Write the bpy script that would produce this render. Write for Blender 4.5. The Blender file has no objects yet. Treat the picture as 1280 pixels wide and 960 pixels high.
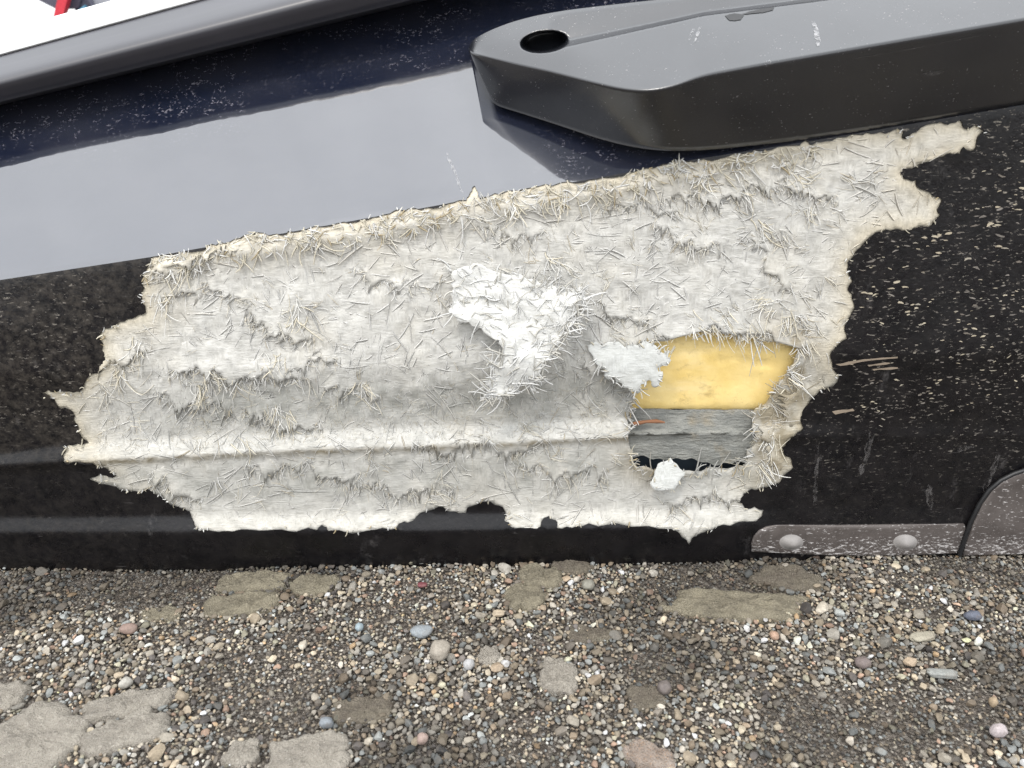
import bpy, bmesh, math, random
import numpy as np
from mathutils import Vector, Matrix, noise
from mathutils.geometry import delaunay_2d_cdt

random.seed(7)
rng = np.random.default_rng(7)
sc = bpy.context.scene
C = sc.collection

# ------------------------------------------------------------------ camera
CAM_H, PITCH, FPX = 0.55, math.radians(24.0), 949.0
cam_d = bpy.data.cameras.new('camera')
cam = bpy.data.objects.new('camera', cam_d)
C.objects.link(cam)
cam.location = (0, 0, CAM_H)
cam.rotation_euler = (math.radians(90) - PITCH, 0, 0)
cam_d.sensor_width = 36.0
cam_d.lens = FPX / 1280.0 * 36.0
cam_d.clip_start, cam_d.clip_end = 0.02, 2000
cam_d.dof.use_dof = True
cam_d.dof.focus_distance = 0.88
cam_d.dof.aperture_fstop = 9.0
sc.camera = cam

# ------------------------------------------------------------------ light
SUN_EL, SUN_AZ = math.radians(58), math.radians(208)     # azimuth clockwise from +Y: behind the viewer, to the left
w = bpy.data.worlds.new('World')
sc.world = w
w.use_nodes = True
nt = w.node_tree
for n in list(nt.nodes):
    nt.nodes.remove(n)
out = nt.nodes.new('ShaderNodeOutputWorld')
bg = nt.nodes.new('ShaderNodeBackground')
sky = nt.nodes.new('ShaderNodeTexSky')
sky.sky_type = 'NISHITA'
sky.sun_disc = False
sky.sun_elevation = SUN_EL
sky.sun_rotation = SUN_AZ
sky.air_density, sky.dust_density, sky.ozone_density = 1.0, 4.0, 1.0
cloud = nt.nodes.new('ShaderNodeMix')
cloud.data_type = 'RGBA'
cloud.inputs['Factor'].default_value = 0.80
nt.links.new(sky.outputs[0], cloud.inputs['A'])
# an overcast sky: brighter overhead than along the horizon
wtc = nt.nodes.new('ShaderNodeTexCoord')
wsep = nt.nodes.new('ShaderNodeSeparateXYZ')
nt.links.new(wtc.outputs['Generated'], wsep.inputs[0])
wmr = nt.nodes.new('ShaderNodeMapRange')
nt.links.new(wsep.outputs['Z'], wmr.inputs['Value'])
wno = nt.nodes.new('ShaderNodeTexNoise')
wno.inputs['Scale'].default_value, wno.inputs['Detail'].default_value = 2.6, 4.0
nt.links.new(wtc.outputs['Generated'], wno.inputs['Vector'])
wn2 = nt.nodes.new('ShaderNodeMapRange')
nt.links.new(wno.outputs[0], wn2.inputs['Value'])
wn2.inputs['From Min'].default_value, wn2.inputs['From Max'].default_value = 0.3, 0.7
wn2.inputs['To Min'].default_value, wn2.inputs['To Max'].default_value = 0.84, 1.16
wmm = nt.nodes.new('ShaderNodeMath')
wmm.operation = 'MULTIPLY'
nt.links.new(wmr.outputs[0], wmm.inputs[0])
nt.links.new(wn2.outputs[0], wmm.inputs[1])
wmr.inputs['To Min'].default_value, wmr.inputs['To Max'].default_value = 0.95, 2.5
wmul = nt.nodes.new('ShaderNodeVectorMath')
wmul.operation = 'SCALE'
wmul.inputs[0].default_value = (10.0, 10.25, 10.5)
nt.links.new(wmm.outputs[0], wmul.inputs['Scale'])
nt.links.new(wmul.outputs[0], cloud.inputs['B'])
nt.links.new(cloud.outputs['Result'], bg.inputs['Color'])
bg.inputs['Strength'].default_value = 0.12
nt.links.new(bg.outputs[0], out.inputs[0])

sun_d = bpy.data.lights.new('sun', 'SUN')
sun_d.energy = 1.5
sun_d.angle = math.radians(10)
sun_d.color = (1.0, 0.95, 0.88)
sun = bpy.data.objects.new('sun', sun_d)
C.objects.link(sun)
sd = Vector((math.sin(SUN_AZ) * math.cos(SUN_EL), math.cos(SUN_AZ) * math.cos(SUN_EL), math.sin(SUN_EL)))
sun.location = sd * 20
sun.rotation_euler = (-sd).to_track_quat('-Z', 'Y').to_euler()

sc.view_settings.view_transform = 'Standard'
sc.view_settings.look = 'None'
sc.view_settings.exposure = 0.27
sc.view_settings.gamma = 1.0

# ------------------------------------------------------------------ measured views -> places
CP, SP = math.cos(PITCH), math.sin(PITCH)

def ray(px, py):
    u = (np.asarray(px, float) - 640) / FPX
    v = -(np.asarray(py, float) - 480) / FPX
    return u, CP + v * SP, -SP + v * CP

def at(px, py, Y):
    """the point seen at a photo position that stands Y metres in front of the viewer"""
    a, b, c = ray(px, py)
    t = Y / b
    return np.stack(np.broadcast_arrays(a * t, b * t, CAM_H + c * t), axis=-1)

def on_ground(px, py, z=0.0):
    a, b, c = ray(px, py)
    t = (z - CAM_H) / c
    return np.stack(np.broadcast_arrays(a * t, b * t, CAM_H + c * t), axis=-1)

def lerp_ext(px, pts):
    px = np.asarray(px, float)
    xs = np.array([p[0] for p in pts], float)
    ys = np.array([p[1] for p in pts], float)
    r = np.interp(px, xs, ys)
    r = np.where(px < xs[0], ys[0] + (px - xs[0]) * (ys[1] - ys[0]) / (xs[1] - xs[0]), r)
    r = np.where(px > xs[-1], ys[-1] + (px - xs[-1]) * (ys[-1] - ys[-2]) / (xs[-1] - xs[-2]), r)
    return r

# hull stations: height line along the side, set-back from the keel line
CHINE = [(0, 350), (190, 321), (430, 278), (600, 247), (750, 222), (870, 199), (1010, 177), (1280, 131)]
def row_keel(px): return lerp_ext(px, [(0, 713), (600, 708), (1280, 693)])
def row_b1(px): return lerp_ext(px, [(0, 667), (500, 665), (940, 660), (1280, 652)])
def row_b2(px): return lerp_ext(px, [(0, 646), (500, 642), (940, 636), (1280, 634)])
def row_l1(px): return lerp_ext(px, [(0, 584), (80, 580), (300, 568), (790, 548), (1280, 546)])
def row_l2(px): return lerp_ext(px, [(0, 567), (80, 555), (300, 543), (790, 524), (1280, 534)])
def row_m(px): return lerp_ext(px, [(0, 468), (640, 455), (1280, 440)])
def row_c(px): return lerp_ext(px, CHINE)
TOP_GAP = 300
def keelY(px):
    a, b, c = ray(px, row_keel(px))
    return b * (0.002 - CAM_H) / c
DY_C, DY_T = 0.006, 0.232
def hull_rows(px):
    px = np.asarray(px, float)
    kY = keelY(px)
    f = lambda xs, ys: np.interp(px, xs, ys)
    c = row_c(px)
    rows = [(c - TOP_GAP, DY_T), (c, DY_C), (row_m(px) - 50, -.0008), (row_m(px), -.0030), (row_m(px) + 34, .0012),
            (row_l2(px), f([0, 60, 200, 820, 1050, 1280], [.003, .004, .0066, .0066, .004, .004])),
            (row_l1(px), f([0, 820, 1050, 1280], [-.004, -.004, .003, .003])),
            (row_l1(px) + 4.5, f([0, 820, 1050, 1280], [.0015, .0015, .004, .004])),
            (row_b2(px), f([0, 150, 300, 880, 980], [.003, .003, .0055, .0055, .0035])),
            (row_b1(px), f([0, 880, 980], [-.005, -.005, .001])),
            (row_keel(px), 0.002), (row_keel(px) + 60, 0.10)]
    return [(r, kY + d) for r, d in rows]

def hullY_raw(px, py):
    rows = hull_rows(px)
    py = np.asarray(py, float)
    r = np.zeros(np.broadcast(px, py).shape)
    for i in range(len(rows) - 1):
        y0, d0 = rows[i]
        y1, d1 = rows[i + 1]
        t = (py - y0) / (y1 - y0)
        seg = d0 + (d1 - d0) * t
        m = (py >= y0) if i > 0 else np.ones_like(r, bool)
        r = np.where(m, seg, r)
    return r

def hullY(px, py):
    s = 0
    ks = (-2.4, -1.2, 0, 1.2, 2.4)
    for k in ks:
        s = s + hullY_raw(px, np.asarray(py, float) + k)
    s = s / len(ks)
    # the skin is never dead flat: long soft waves
    k_ = np.clip((np.asarray(py, float) - row_c(px)) / 60, .12, 1)
    return s + k_ * 0.0012 * np.sin(np.asarray(px) * 0.009 + np.asarray(py) * 0.013) + k_ * 0.0006 * np.sin(np.asarray(px) * 0.021 - np.asarray(py) * 0.017)

def S(px, py, off=0.0):
    """hull surface point, raised by off metres along the normal"""
    px = np.asarray(px, float); py = np.asarray(py, float)
    e = 1.5
    p = at(px, py, hullY(px, py))
    dx = at(px + e, py, hullY(px + e, py)) - at(px - e, py, hullY(px - e, py))
    dy = at(px, py + e, hullY(px, py + e)) - at(px, py - e, hullY(px, py - e))
    n = np.cross(dy, dx)
    n /= np.linalg.norm(n, axis=-1, keepdims=True)
    n = np.where((n[..., 1] > 0)[..., None], -n, n)
    return p + n * np.asarray(off)[..., None]

# ------------------------------------------------------------------ object helpers
ROOT = np.array([0.0, float(keelY(640)) + 0.3, 0.0])

def link(o):
    C.objects.link(o)
    return o

def mesh_from(name, V, F, mat, smooth=True, col=None, origin=None):
    """V (n,3), F list/array of faces; col (n,3) -> point colour 'tint'"""
    me = bpy.data.meshes.new(name)
    V = np.asarray(V, np.float32)
    if origin is not None:
        V = V - np.asarray(origin, np.float32)
    if isinstance(F, np.ndarray):
        k = F.shape[1]
        me.vertices.add(len(V)); me.vertices.foreach_set('co', V.ravel())
        me.loops.add(F.size); me.loops.foreach_set('vertex_index', F.ravel().astype(np.int32))
        me.polygons.add(len(F)); me.polygons.foreach_set('loop_start', np.arange(0, F.size, k, dtype=np.int32))
        me.update(calc_edges=True)
    else:
        me.from_pydata([tuple(v) for v in V], [], F)
    me.validate()
    if smooth:
        me.polygons.foreach_set('use_smooth', np.ones(len(me.polygons), bool))
    if col is not None:
        a = me.color_attributes.new('tint', 'FLOAT_COLOR', 'POINT')
        c4 = np.ones((len(V), 4), np.float32); c4[:, :3] = col
        a.data.foreach_set('color', c4.ravel())
    for m in (mat if isinstance(mat, (list, tuple)) else [mat]):
        me.materials.append(m)
    me.update()
    return me

def obj(name, me, parent=None, loc=None, kind=None, label=None, cat=None, group=None):
    o = link(bpy.data.objects.new(name, me))
    if loc is not None: o.location = loc
    if parent is not None: o.parent = parent
    if kind: o['kind'] = kind
    if label: o['label'] = label
    if cat: o['category'] = cat
    if group: o['group'] = group
    return o

def part(name, V, F, mat, parent, smooth=True, col=None, kind=None, label=None, level=None):
    me = mesh_from(name, V, F, mat, smooth, col, ROOT)
    return obj(name, me, parent, kind=kind, label=label)

def recalc(me):
    bm = bmesh.new(); bm.from_mesh(me)
    bmesh.ops.recalc_face_normals(bm, faces=bm.faces)
    bm.to_mesh(me); bm.free()

def grid_faces(nu, nv, closed_v=False):
    F = []
    for i in range(nu - 1):
        for j in range(nv - 1 + (1 if closed_v else 0)):
            j2 = (j + 1) % nv
            F.append((i * nv + j, (i + 1) * nv + j, (i + 1) * nv + j2, i * nv + j2))
    return np.array(F, np.int32)

def in_poly(px, py, poly):
    px = np.asarray(px); py = np.asarray(py)
    r = np.zeros(px.shape, bool)
    n = len(poly)
    for i in range(n):
        x0, y0 = poly[i]; x1, y1 = poly[(i + 1) % n]
        if y0 == y1: continue
        c = ((y0 > py) != (y1 > py)) & (px < (x1 - x0) * (py - y0) / (y1 - y0) + x0)
        r ^= c
    return r

def dist_poly(px, py, poly):
    px = np.asarray(px, float); py = np.asarray(py, float)
    best = np.full(px.shape, 1e9)
    n = len(poly)
    for i in range(n):
        ax, ay = poly[i]; bx, by = poly[(i + 1) % n]
        dx, dy = bx - ax, by - ay
        L = dx * dx + dy * dy + 1e-9
        t = np.clip(((px - ax) * dx + (py - ay) * dy) / L, 0, 1)
        best = np.minimum(best, (px - ax - t * dx) ** 2 + (py - ay - t * dy) ** 2)
    return np.sqrt(best)

def rough(poly, amp=0.16, levels=2, minlen=4.0, rs=None):
    rs = rs or random.Random(3)
    P = [tuple(map(float, p)) for p in poly]
    for _ in range(levels):
        Q = []
        for i in range(len(P)):
            a = P[i]; b = P[(i + 1) % len(P)]
            Q.append(a)
            L = math.hypot(b[0] - a[0], b[1] - a[1])
            if L > minlen:
                d = rs.uniform(-1, 1) * amp * min(L, 16)
                t = rs.uniform(.4, .6)
                Q.append((a[0] + (b[0] - a[0]) * t - (b[1] - a[1]) / L * d, a[1] + (b[1] - a[1]) * t + (b[0] - a[0]) / L * d))
        P = Q
    return P

def cdt(points, loops, lines=()):
    """triangulate points with constrained closed loops and open lines -> (pts, tris)"""
    vs = [Vector(p) for p in points]; es = []
    for lp in loops:
        b = len(vs); vs += [Vector(p) for p in lp]
        es += [(b + i, b + (i + 1) % len(lp)) for i in range(len(lp))]
    for ln in lines:
        b = len(vs); vs += [Vector(p) for p in ln]
        es += [(b + i, b + i + 1) for i in range(len(ln) - 1)]
    r = delaunay_2d_cdt(vs, es, [], 0, 1e-4)
    return np.array([(v[0], v[1]) for v in r[0]]), np.array([f for f in r[2] if len(f) == 3], np.int32)

def fbm(P, scale, oct=3):
    return np.array([noise.fractal((p[0] * scale, p[1] * scale, 7.3), 0.9, 2.0, oct) for p in P])

# ------------------------------------------------------------------ materials
class NT:
    def __init__(s, name):
        s.m = bpy.data.materials.new(name); s.m.use_nodes = True
        s.t = s.m.node_tree
        s.b = s.t.nodes['Principled BSDF']
        s.tc = s.t.nodes.new('ShaderNodeTexCoord')
    def n(s, kind, **kw):
        x = s.t.nodes.new(kind)
        for k, v in kw.items():
            if k.startswith('_'): setattr(x, k[1:], v)
            else: s.put(x.inputs[k.replace('__', ' ')], v)
        return x
    def put(s, sock, v):
        if hasattr(v, 'is_output') or isinstance(v, bpy.types.NodeSocket): s.t.links.new(v, sock)
        else: sock.default_value = v
    def co(s, scale=(1, 1, 1), rot=(0, 0, 0)):
        mp = s.n('ShaderNodeMapping', Scale=scale, Rotation=rot)
        s.t.links.new(s.tc.outputs['Object'], mp.inputs['Vector'])
        return mp.outputs[0]
    def noise(s, scale, detail=4, rough=.6, co=None, dist=0.0):
        x = s.n('ShaderNodeTexNoise', Scale=scale, Detail=detail, Roughness=rough, Distortion=dist)
        s.t.links.new(co if co is not None else s.tc.outputs['Object'], x.inputs['Vector'])
        return x.outputs[0]
    def voro(s, scale, feature='F1', co=None, rnd=1.0, out='Distance'):
        x = s.n('ShaderNodeTexVoronoi', Scale=scale, Randomness=rnd)
        x.feature = feature
        s.t.links.new(co if co is not None else s.tc.outputs['Object'], x.inputs['Vector'])
        return x.outputs[out]
    def ramp(s, fac, stops, interp='LINEAR'):
        x = s.n('ShaderNodeValToRGB'); x.color_ramp.interpolation = interp
        e = x.color_ramp.elements
        while len(e) < len(stops): e.new(0.5)
        for k, (p, c) in enumerate(stops):
            e[k].position = p
            e[k].color = (c, c, c, 1) if isinstance(c, (int, float)) else (*c, 1)
        s.put(x.inputs[0], fac)
        return x.outputs[0]
    def mix(s, f, a, b, mode='MIX'):
        x = s.n('ShaderNodeMix'); x.data_type = 'RGBA'; x.blend_type = mode
        for sock, v in ((x.inputs['Factor'], f), (x.inputs['A'], a), (x.inputs['B'], b)):
            if isinstance(v, tuple) and len(v) == 3: v = (*v, 1)
            s.put(sock, v)
        return x.outputs['Result']
    def math(s, op, a, b=0.0, c=None):
        x = s.n('ShaderNodeMath'); x.operation = op
        s.put(x.inputs[0], a); s.put(x.inputs[1], b)
        if c is not None: s.put(x.inputs[2], c)
        return x.outputs[0]
    def bump(s, h, strength=.5, dist=.001, prev=None):
        x = s.n('ShaderNodeBump', Strength=strength, Distance=dist, Height=h)
        if prev is not None: s.t.links.new(prev, x.inputs['Normal'])
        return x.outputs[0]
    def attr(s, name, out='Color'):
        x = s.n('ShaderNodeAttribute'); x.attribute_name = name
        return x.outputs[out]
    def set(s, **kw):
        for k, v in kw.items():
            k = k.replace('__', ' ')
            if isinstance(v, tuple) and len(v) == 3 and k != 'Normal': v = (*v, 1)
            s.put(s.b.inputs[k], v)
        return s.m

def mat_side():
    s = NT('navy gelcoat')
    dust_zone = s.ramp(s.noise(9, 3), [(.40, 0), (.60, 1)])
    sp = s.ramp(s.noise(330, 4, .7, s.co((.8, 1, 1.1))), [(.56, 0), (.62, 1)])
    sp2 = s.ramp(s.noise(260, 3, .7), [(.63, 0), (.72, 1)])
    sepd = s.n('ShaderNodeSeparateColor'); s.t.links.new(s.attr('tint'), sepd.inputs[0])
    spk = s.math('MULTIPLY', s.math('MULTIPLY', sp, s.math('MULTIPLY', s.math('ADD', s.math('MULTIPLY', dust_zone, .8), .2), sepd.outputs[2])), s.ramp(s.noise(70, 3), [(.42, 0), (.56, 1)]))
    col = s.mix(s.math('MULTIPLY', sp2, .35), (.008, .011, .023), (.045, .052, .085))
    col = s.mix(s.math('MULTIPLY', spk, .8), col, (.22, .21, .24))
    smear = s.ramp(s.noise(6, 5, .6, s.co((1, 1, 2.2))), [(.42, 0), (.62, 1)])
    col = s.mix(s.math('MULTIPLY', smear, .25), col, (.05, .05, .06))
    rgh = s.mix(smear, (.025,) * 3, (.06,) * 3)
    rgh = s.mix(spk, rgh, (.22,) * 3)
    nrm = s.bump(s.noise(24, 2), .05, .004)
    return s.set(Base__Color=col, Roughness=rgh, IOR=2.3, Normal=nrm)

def mat_bottom():
    s = NT('black gelcoat')
    wear = s.attr('tint')
    sep = s.n('ShaderNodeSeparateColor'); s.t.links.new(wear, sep.inputs[0])
    dirt, chip = sep.outputs[0], sep.outputs[1]
    base = s.mix(s.ramp(s.noise(40, 5, .7), [(.35, 0), (.7, 1)]), (.003, .003, .004), (.010, .009, .010))
    grime = s.ramp(s.noise(120, 6, .75), [(.42, 0), (.66, 1)])
    base = s.mix(s.math('MULTIPLY', s.math('MULTIPLY', grime, dirt), .7), base, (.060, .052, .044))
    # flecks lying along the hull
    fl = s.ramp(s.noise(300, 5, .7, s.co((.45, 1, 1.35), (0, math.radians(8), 0)), .5), [(.60, 0), (.64, 1)])
    area = s.ramp(s.noise(14, 3), [(.35, 0.12), (.56, 1)])
    fl = s.math('MULTIPLY', fl, s.math('MULTIPLY', area, chip))
    base = s.mix(s.math('MULTIPLY', fl, .8), base, (.30, .27, .23))
    # short fine scratches
    sc1 = s.ramp(s.noise(900, 2, .5, s.co((.05, 1, 1), (0, math.radians(12), 0))), [(.70, 0), (.76, 1)])
    sc1 = s.math('MULTIPLY', sc1, s.ramp(s.noise(22, 3), [(.52, 0), (.62, 1)]))
    base = s.mix(s.math('MULTIPLY', sc1, .5), base, (.20, .19, .19))
    # pale scuffs
    scf = s.ramp(s.noise(16, 6, .75, s.co((1.6, 1, .8), (0, .5, 0))), [(.60, 0), (.78, 1)])
    base = s.mix(s.math('MULTIPLY', s.math('MULTIPLY', scf, grime), .6), base, (.19, .18, .18))
    rgh = s.mix(s.ramp(s.noise(30, 4), [(.3, 0), (.7, 1)]), (.20,) * 3, (.40,) * 3)
    rgh = s.mix(fl, rgh, (.85,) * 3)
    h = s.mix(fl, s.noise(220, 4), (0, 0, 0))
    return s.set(Base__Color=base, Roughness=rgh, IOR=1.38, Normal=s.bump(h, .35, .0012))

def mat_laminate():
    s = NT('torn fibreglass')
    t = s.attr('tint')
    strands = s.noise(520, 3, .6, s.co((.18, 1, 1), (0, .5, 0)))
    strands2 = s.noise(520, 3, .6, s.co((1, 1, .16), (0, .35, 0)))
    strands3 = s.noise(520, 3, .6, s.co((.18, 1, 1), (0, -.8, 0)))
    sel = s.ramp(s.noise(60, 2), [(.42, 0), (.5, 1)])
    sel2 = s.ramp(s.noise(48, 2, .5, s.co((1, 1, 1), (1, 2, 3))), [(.45, 0), (.53, 1)])
    st = s.mix(sel2, s.mix(sel, strands, strands2), strands3)
    c = s.mix(s.ramp(st, [(.36, 0), (.62, 1)]), (.86, .855, .83), (1.05, 1.05, 1.04))
    col = s.mix(1.0, t, c, 'MULTIPLY')
    pits = s.ramp(s.noise(520, 5, .75), [(.60, 0), (.70, 1)])
    pits = s.math('MULTIPLY', pits, s.ramp(s.noise(18, 3), [(.40, 0.2), (.58, 1)]))
    col = s.mix(s.math('MULTIPLY', pits, .75), col, (.13, .115, .085))
    h = s.math('ADD', st, s.math('MULTIPLY', s.noise(140, 6, .72), 1.2))
    return s.set(Base__Color=col, Roughness=.75, Normal=s.bump(h, .5, .0016))

def mat_fibre():
    s = NT('glass strands')
    return s.set(Base__Color=s.attr('tint'), Roughness=.55, Normal=s.bump(s.noise(700, 2, .5), .3, .0005))

def mat_foam():
    s = NT('yellow foam')
    b = s.noise(26, 5, .6)
    col = s.mix(s.ramp(b, [(.35, 0), (.65, 1)]), (.82, .60, .21), (.88, .68, .29))
    pale = s.ramp(s.noise(20, 4, .6, s.co((.6, 1, 1.8))), [(.52, 0), (.68, 1)])
    col = s.mix(s.math('MULTIPLY', pale, .55), col, (.93, .76, .42))
    dark = s.ramp(s.noise(34, 6, .7, s.co((.8, 1, 1.1))), [(.54, 0), (.68, 1)])
    col = s.mix(s.math('MULTIPLY', dark, .6), col, (.30, .20, .08))
    pit = s.ramp(s.noise(420, 3), [(.70, 0), (.74, 1)])
    col = s.mix(s.math('MULTIPLY', pit, .6), col, (.22, .14, .05))
    h = s.math('ADD', s.noise(90, 5, .6), s.math('MULTIPLY', pit, -1.2))
    return s.set(Base__Color=col, Roughness=.7, Normal=s.bump(h, .4, .002))

def mat_inner():
    s = NT('grey inner laminate')
    col = s.mix(s.ramp(s.noise(70, 5, .65, s.co((.6, 1, 1.5))), [(.3, 0), (.7, 1)]), (.15, .155, .145), (.29, .29, .265))
    col = s.mix(s.math('MULTIPLY', s.ramp(s.noise(30, 4), [(.55, 0), (.7, 1)]), .5), col, (.30, .24, .15))
    return s.set(Base__Color=col, Roughness=.6, Normal=s.bump(s.math('ADD', s.noise(160, 6, .7), s.noise(420, 3, .6, s.co((.2, 1, 1), (0, .4, 0)))), .9, .0025))

def mat_plain(name, col, rgh, metal=0.0, ior=1.5):
    s = NT(name)
    c = s.mix(s.ramp(s.noise(60, 5, .65), [(.3, 0), (.7, 1)]), tuple(x * .82 for x in col), tuple(min(1, x * 1.15) for x in col))
    return s.set(Base__Color=c, Roughness=rgh, Metallic=metal, IOR=ior, Normal=s.bump(s.noise(300, 4, .6), .12, .0006))

def mat_plastic():
    s = NT('weathered black plastic')
    spk = s.ramp(s.noise(520, 3, .6, s.co((.7, 1, 1.1))), [(.675, 0), (.71, 1)])
    spk = s.math('MULTIPLY', spk, s.ramp(s.noise(34, 3), [(.46, 0), (.6, 1)]))
    col = s.mix(s.ramp(s.noise(30, 4, .6), [(.3, 0), (.7, 1)]), (.007, .008, .011), (.013, .014, .018))
    scr = s.ramp(s.noise(800, 2, .5, s.co((1, 1, .07), (0, .45, 0))), [(.71, 0), (.77, 1)])
    scr = s.math('MULTIPLY', scr, s.ramp(s.noise(20, 2), [(.54, 0), (.64, 1)]))
    col = s.mix(s.math('MULTIPLY', scr, .25), col, (.25, .25, .26))
    col = s.mix(s.math('MULTIPLY', spk, .8), col, (.34, .32, .32))
    return s.set(Base__Color=col, Roughness=s.mix(spk, (.21,) * 3, (.8,) * 3), IOR=1.9,
                 Normal=s.bump(s.noise(700, 3, .6), .10, .0004))

def mat_rubber():
    s = NT('bumper rubber')
    col = s.mix(s.ramp(s.noise(24, 4, .6, s.co((.3, 1, 1))), [(.3, 0), (.7, 1)]), (.010, .010, .016), (.018, .017, .025))
    return s.set(Base__Color=col, Roughness=.42, IOR=1.72, Normal=s.bump(s.noise(500, 3), .08, .0004))

def mat_wornmetal():
    s = NT('worn metal')
    fl = s.ramp(s.noise(360, 4, .65, s.co((.45, 1, 1.3))), [(.60, 0), (.66, 1)])
    sx = s.n('ShaderNodeSeparateXYZ'); s.t.links.new(s.tc.outputs['Object'], sx.inputs[0])
    low = s.ramp(s.math('MULTIPLY', sx.outputs['Z'], 10.0), [(.18, .55), (.34, 0)])
    fl2 = s.ramp(s.math('ADD', s.noise(300, 5, .7, s.co((.5, 1, 1.2))), s.math('MULTIPLY', low, .14)), [(.60, 0), (.67, 1)])
    fl = s.math('MAXIMUM', s.math('MULTIPLY', fl, s.ramp(s.noise(30, 3), [(.30, 0.2), (.5, 1)])), s.math('MULTIPLY', fl2, s.math('GREATER_THAN', low, .02)))
    col = s.mix(s.ramp(s.noise(36, 5, .65), [(.3, 0), (.7, 1)]), (.085, .073, .068), (.14, .122, .115))
    col = s.mix(s.math('MULTIPLY', fl, .9), col, (.50, .48, .47))
    return s.set(Base__Color=col, Roughness=.46, Metallic=s.mix(fl, (.35,) * 3, (0, 0, 0)), Normal=s.bump(s.noise(260, 4), .2, .001))

def mat_scuff(name='dull scuff', col=(.12, .112, .11)):
    s = NT(name)
    a = s.ramp(s.noise(260, 5, .7, s.co((1, 1, .5))), [(.42, 0), (.68, 1)])
    return s.set(Base__Color=col, Roughness=.8, Alpha=s.math('MULTIPLY', a, .75))

def mat_ground():
    s = NT('dirt and grit')
    col = s.mix(s.ramp(s.noise(14, 6, .7), [(.3, 0), (.7, 1)]), (.045, .036, .028), (.10, .082, .066))
    grit = s.voro(420, out='Color')
    sepr = s.n('ShaderNodeSeparateColor'); s.t.links.new(grit, sepr.inputs[0])
    g2 = s.ramp(sepr.outputs[0], [(0, (.035, .03, .026)), (.4, (.09, .077, .063)), (.75, (.18, .155, .13)), (1, (.36, .33, .29))])
    col = s.mix(.6, col, g2)
    h = s.math('ADD', s.math('MULTIPLY', s.voro(420), -1.0), s.noise(60, 5, .7))
    return s.set(Base__Color=col, Roughness=.92, Normal=s.bump(h, .9, .004))

def mat_pebble():
    s = NT('gravel stone')
    v = s.ramp(s.noise(500, 5, .7), [(.3, .70), (.7, 1.22)])
    col = s.mix(1.0, s.attr('tint'), v, 'MULTIPLY')
    dust = s.ramp(s.noise(150, 4, .6), [(.5, 0), (.75, 1)])
    col = s.mix(s.math('MULTIPLY', dust, .5), col, (.15, .12, .092))
    return s.set(Base__Color=col, Roughness=.72, Normal=s.bump(s.noise(700, 4, .65), .35, .0008))

def mat_stone(name, ca, cb, cc):
    s = NT(name)
    col = s.mix(s.ramp(s.noise(45, 6, .7), [(.32, 0), (.68, 1)]), ca, cb)
    sp = s.ramp(s.noise(650, 4, .75), [(.54, 0), (.64, 1)])
    col = s.mix(s.math('MULTIPLY', sp, .75), col, cc)
    gr = s.ramp(s.noise(900, 3, .7), [(.54, 0), (.64, 1)])
    col = s.mix(s.math('MULTIPLY', gr, .4), col, tuple(v * .3 for v in ca))
    dk = s.ramp(s.noise(160, 5, .75), [(.60, 0), (.72, 1)])
    col = s.mix(s.math('MULTIPLY', dk, .55), col, (.07, .06, .045))
    h = s.math('ADD', s.noise(120, 6, .75), s.math('MULTIPLY', s.noise(600, 3, .6), .6))
    return s.set(Base__Color=col, Roughness=.88, Normal=s.bump(h, 1.0, .006))

M = dict(side=mat_side(), bottom=mat_bottom(), lam=mat_laminate(), fibre=mat_fibre(), foam=mat_foam(), inner=mat_inner(),
         plastic=mat_plastic(), rubber=mat_rubber(), metal=mat_wornmetal(), ground=mat_ground(), pebble=mat_pebble(),
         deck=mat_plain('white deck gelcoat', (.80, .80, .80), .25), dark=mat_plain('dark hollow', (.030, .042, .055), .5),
         seal=mat_plain('black seal', (.012, .012, .013), .45), rivet=mat_plain('rivet metal', (.27, .255, .245), .55, .1),
         scratch=mat_plain('pale scratch', (.40, .42, .44), .6), scuff=mat_scuff(), pale_scuff=mat_scuff('pale scuff', (.42, .42, .43)), red=mat_plain('red line', (.60, .05, .03), .4), wood=mat_plain('rusty splinter', (.22, .10, .05), .8),
         pale_wood=mat_plain('tan scrape', (.25, .20, .15), .8))

# ------------------------------------------------------------------ ground
def gh(x, y):
    """gentle lie of the ground"""
    return 0.004 * noise.noise((x * 5.0, y * 5.0, 1.7)) + 0.002 * noise.noise((x * 17, y * 17, 4.2))

def build_ground():
    xs = np.concatenate([[-400, -60, -12, -4, -2], np.linspace(-1.4, 1.4, 141), [2, 4, 12, 60, 400]])
    ys = np.concatenate([[-400, -60, -12, -3, -.6], np.linspace(.0, 1.2, 61), [2, 4, 12, 60, 600]])
    V = []
    for x in xs:
        for y in ys:
            near = abs(x) < 1.45 and -.05 < y < 1.25
            V.append((x, y, (gh(x, y) - .004) if near else -.004))
    me = mesh_from('ground', V, grid_faces(len(xs), len(ys))[:, ::-1].copy(), M['ground'])
    recalc(me)
    if me.polygons[0].normal.z < 0: me.flip_normals()
    obj('ground', me, kind='structure', label='brown gritty dirt ground under the gravel')
build_ground()

# ------------------------------------------------------------------ watercraft
wc = link(bpy.data.objects.new('personal_watercraft', None))
wc.location = ROOT.tolist()
wc['label'] = 'damaged black personal watercraft with torn open fibreglass hull resting on gravel'
wc['category'] = 'watercraft'

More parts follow.
